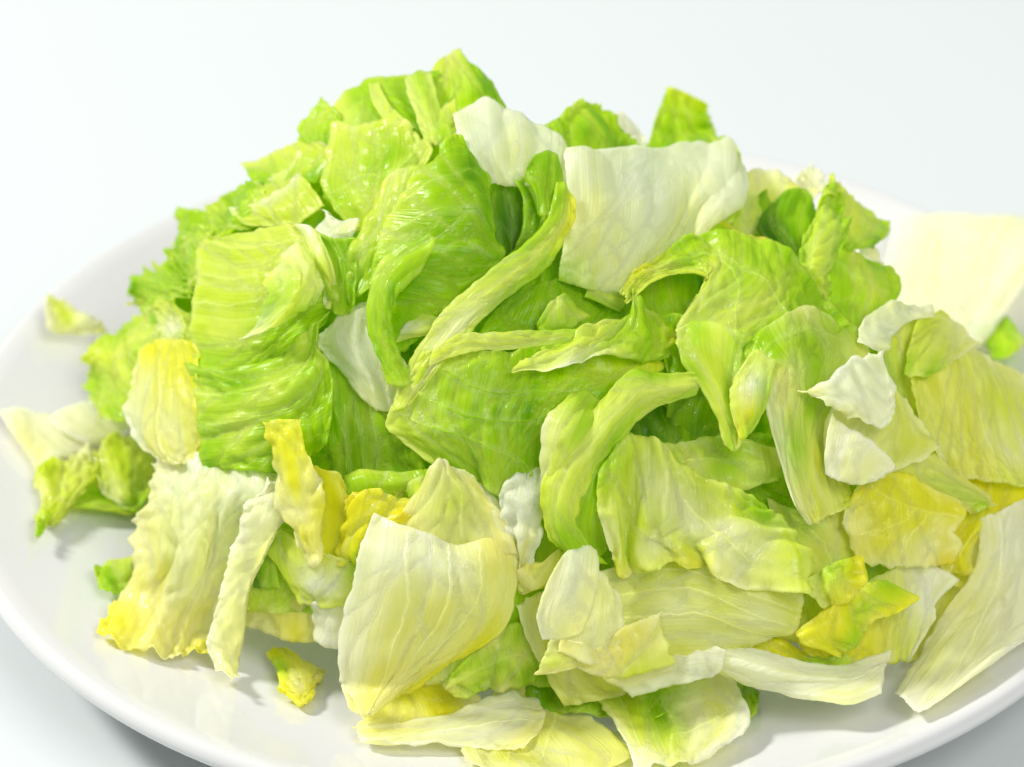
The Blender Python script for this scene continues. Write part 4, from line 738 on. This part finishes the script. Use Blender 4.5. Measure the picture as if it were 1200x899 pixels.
# ------------------------------------------------------------------ left front
leaf('tiny green scrap on the plate behind the frilly left edge of the cream-green leaf',
     [[(114,666,.5),(120,660,.7),(152,655,.7)], [(115,681,.6),(125,676,1.0),(154,675,.9)], [(124,697,.3),(135,695,.5),(152,693,.5)]], ['LLP', 'LGL'], surf='plate', frill=.12)
leaf('big white to yellow leaf with frilly left edge and turned-over white right edge, left front',
     [[(179,548,1.2),(210,540,1.4),(250,539,1.5),(285,539,1.5),(318,556,1.5),(318,572,2.0)], [(171,580,1.6),(205,575,2.2),(245,575,2.4),(285,574,2.2),(338,588,1.9),(288,590,2.7)], [(157,611,1.5),(200,611,2.3),(240,611,2.4),(270,612,2.0),(328,622,1.8),(272,628,2.7)], [(163,651,1.3),(200,651,2.1),(235,651,2.2),(258,652,1.7),(310,661,1.5),(262,666,2.3)], [(145,691,1.0),(185,696,1.6),(220,696,1.8),(245,700,1.3),(294,698,1.2),(253,709,1.9)], [(129,721,.5),(170,736,1.0),(205,736,1.2),(235,737,.9),(289,744,.7),(247,758,1.2)], [(112,744,.1),(155,763,.2),(200,769,.3),(232,766,.3),(285,778,.3),(266,806,.4)]],
     ['NWWWWW', 'NWNWWW', 'CNPNNW', 'CNPPNW', 'CCPCNW', 'YCCCNW', 'YCCYCN'], wr=.12, fine=.05, frill=.15, jag=.1, ruffle=(.1, 3.5), bulge=.8, lip=.03, grow=.02)

# ------------------------------------------------------------------ front right of centre
leaf('pale sheet forming the left corner under the two white petals, front',
     [[(609,712,1.7),(630,702,2.0),(650,705,2.0),(692,730,2.0)], [(619,743,1.8),(640,746,2.2),(665,751,2.3),(702,761,2.3)], [(634,777,1.8),(660,782,2.4),(690,787,2.5),(742,782,2.2)], [(647,802,1.4),(675,805,1.8),(705,807,1.8),(750,802,1.5)], [(663,826,.9),(690,822,1.2),(715,817,1.2),(743,809,1.1)]],
     ['NVVV', 'NVVN', 'VNVV', 'VVVN'], wr=.05, fine=.015)
leaf('broad olive-tinted translucent leaf with fine fibres, front right of centre',
     [[(700,673,2.1),(735,665,2.2),(770,649,2.1),(805,647,2.1),(840,664,2.0),(900,674,1.9),(937,695,1.7)], [(690,701,2.3),(730,696,2.7),(775,686,2.9),(815,686,2.9),(855,696,2.8),(900,706,2.5),(935,719,1.9)], [(700,736,2.3),(740,729,2.8),(780,723,3.0),(820,723,3.0),(855,729,2.8),(897,736,2.4),(927,741,1.9)], [(720,775,2.0),(755,770,2.4),(790,763,2.5),(825,763,2.4),(855,760,2.2),(878,757,2.0),(898,751,1.8)]],
     ['NNVNVN', 'NVNVNV', 'CNVNVN'], along='s', wr=.07, fine=.015, frill=.03, ribs=[([(.02,.3),(.5,.4),(.97,.6)], .05, 'P'), ([(.1,.6),(.5,.65),(.9,.8)], .05, 'P'), ([(.2,.1),(.6,.25),(.97,.35)], .04, 'P')])
leaf('pale yellow jagged sheet below the white petals',
     [[(650,752,2.5),(685,754,2.8),(700,761,2.8),(735,735,2.8),(774,721,2.5)], [(643,772,2.5),(685,773,2.9),(715,771,3.0),(745,759,3.0),(783,751,2.5)], [(634,789,2.4),(675,783,2.7),(715,793,2.8),(745,791,2.8),(788,777,2.4)]], ['CCCCC', 'PCCCV', 'CCCPP'], wr=.08, jag=.1, frill=.06)
leaf('right one of two white petals, tucked behind its neighbour',
     [[(688,668,2.5),(706,678,2.7),(719,692,2.5)], [(676,706,2.7),(702,711,3.0),(726,713,2.6)], [(664,737,2.7),(695,744,3.0),(722,747,2.7)], [(658,762,2.6),(690,774,2.8),(716,772,2.7)]], ['NNN', 'NNN', 'CNC'], wr=.03, fine=.015)
leaf('left one of two white petals, egg-shaped and standing in front',
     [[(660,652,2.8),(677,639,2.8),(695,648,2.7)], [(643,686,3.0),(668,681,3.4),(695,681,3.0)], [(632,721,2.9),(655,719,3.4),(688,716,3.0)], [(637,746,2.7),(655,745,3.0),(680,740,2.9)]], ['NWN', 'NWN', 'WNC'], wr=.03, fine=.015, frill=.02, jag=.02)
leaf('white lip of leaf bending over the bottom curl, front',
     [[(718,792,2.3),(770,768,2.5),(815,759,2.4),(847,764,2.2)], [(733,803,2.4),(780,787,2.8),(815,776,2.7),(845,776,2.3)], [(742,810,2.1),(782,801,2.4),(812,794,2.4),(838,788,2.1)]], ['CCWW', 'WWWW'], along='s', wr=.06, frill=.05)
leaf('small green scrap on the plate right of the bottom curl',
     [[(866,800,.5),(876,805,.8),(887,812,.5)], [(870,821,.4),(878,823,.6),(886,826,.4)], [(868,843,.08),(875,845,.2),(881,840,.08)]], ['LLG', 'LLL'], surf='plate')
o = leaf('white and pale green leaf curling open at the bottom front, on the plate',
     [[(704,818,1.2),(735,810,1.6),(765,800,1.9),(790,794,2.0),(830,779,2.0),(853,785,1.7)], [(719,841,.9),(745,836,1.3),(770,826,1.1),(800,821,1.5),(840,816,1.9),(867,810,1.5)], [(734,867,.5),(755,864,1.0),(785,857,.7),(815,852,1.2),(845,847,1.6),(873,851,1.1)], [(744,888,.3),(765,888,.7),(790,883,.5),(810,878,.8),(830,873,1.0),(852,873,.7)], [(748,906,.1),(768,904,.3),(790,904,.3),(805,899,.4),(815,894,.5),(824,888,.4)]],
     ['PPLLNN', 'NPLNNW', 'WNPNNW', 'WWNNWW'], wr=.09, fine=.03, frill=.05, ribs=[([(.4,.98),(.42,.6),(.5,.2)], .08, 'P'), ([(.42,.6),(.6,.5),(.85,.4)], .05, 'P')])
leaf('lower pale sheet lying flat at the bottom front edge of the heap',
     [[(560,832,.6),(590,811,.9),(615,796,1.0),(642,785,1.0)], [(545,852,.4),(590,842,.8),(630,832,.9),(668,826,.8)], [(540,872,.2),(590,870,.5),(640,864,.7),(693,851,.5)], [(550,894,.1),(600,894,.2),(660,890,.3),(735,883,.2)], [(580,910,.05),(620,910,.1),(660,908,.1),(708,902,.1)]],
     ['VNVN', 'VNVN', 'NVNV', 'NNNC'], wr=.06, fine=.015, frill=.03, ribs=[([(.9,.1),(.7,.5),(.4,.9)], .06, 'P'), ([(.6,.1),(.45,.5),(.2,.9)], .05, 'P')])
leaf('upper white-cream sheet with pointed right tip at the bottom front',
     [[(425,855,.2),(470,849,.6),(515,844,1.1),(560,829,1.4),(600,814,1.4),(628,822,1.1)], [(428,867,.15),(470,863,.5),(515,858,.9),(560,850,1.4),(605,841,1.5),(636,842,1.1)], [(438,873,.1),(480,873,.2),(520,871,.5),(560,871,.7),(590,873,.8),(614,871,.7)]],
     ['CCPWWW', 'WPWWWC', 'CWPWCC'], along='s', wr=.07, frill=.05, ribs=[([(.1,.5),(.5,.45),(.95,.55)], .06, 'W')])
leaf('small curled yellow bit lying alone on the plate at the left front',
     [[(315,772,.3),(330,767,.6),(345,775,.6),(373,783,.3)], [(328,789,.3),(342,786,.8),(355,791,.9),(371,794,.4)], [(334,807,.2),(345,807,.8),(356,810,.8),(365,806,.3)], [(337,815,.05),(345,822,.3),(352,826,.2),(359,822,.05)]], ['YYY', 'LYC', 'YCY', 'YYY'], surf='plate', thick=.16, frill=.08)
inner(335, 668, 110, 90, .55, .1, ['LP', 'PL'], 'beside the turned-over white edge')
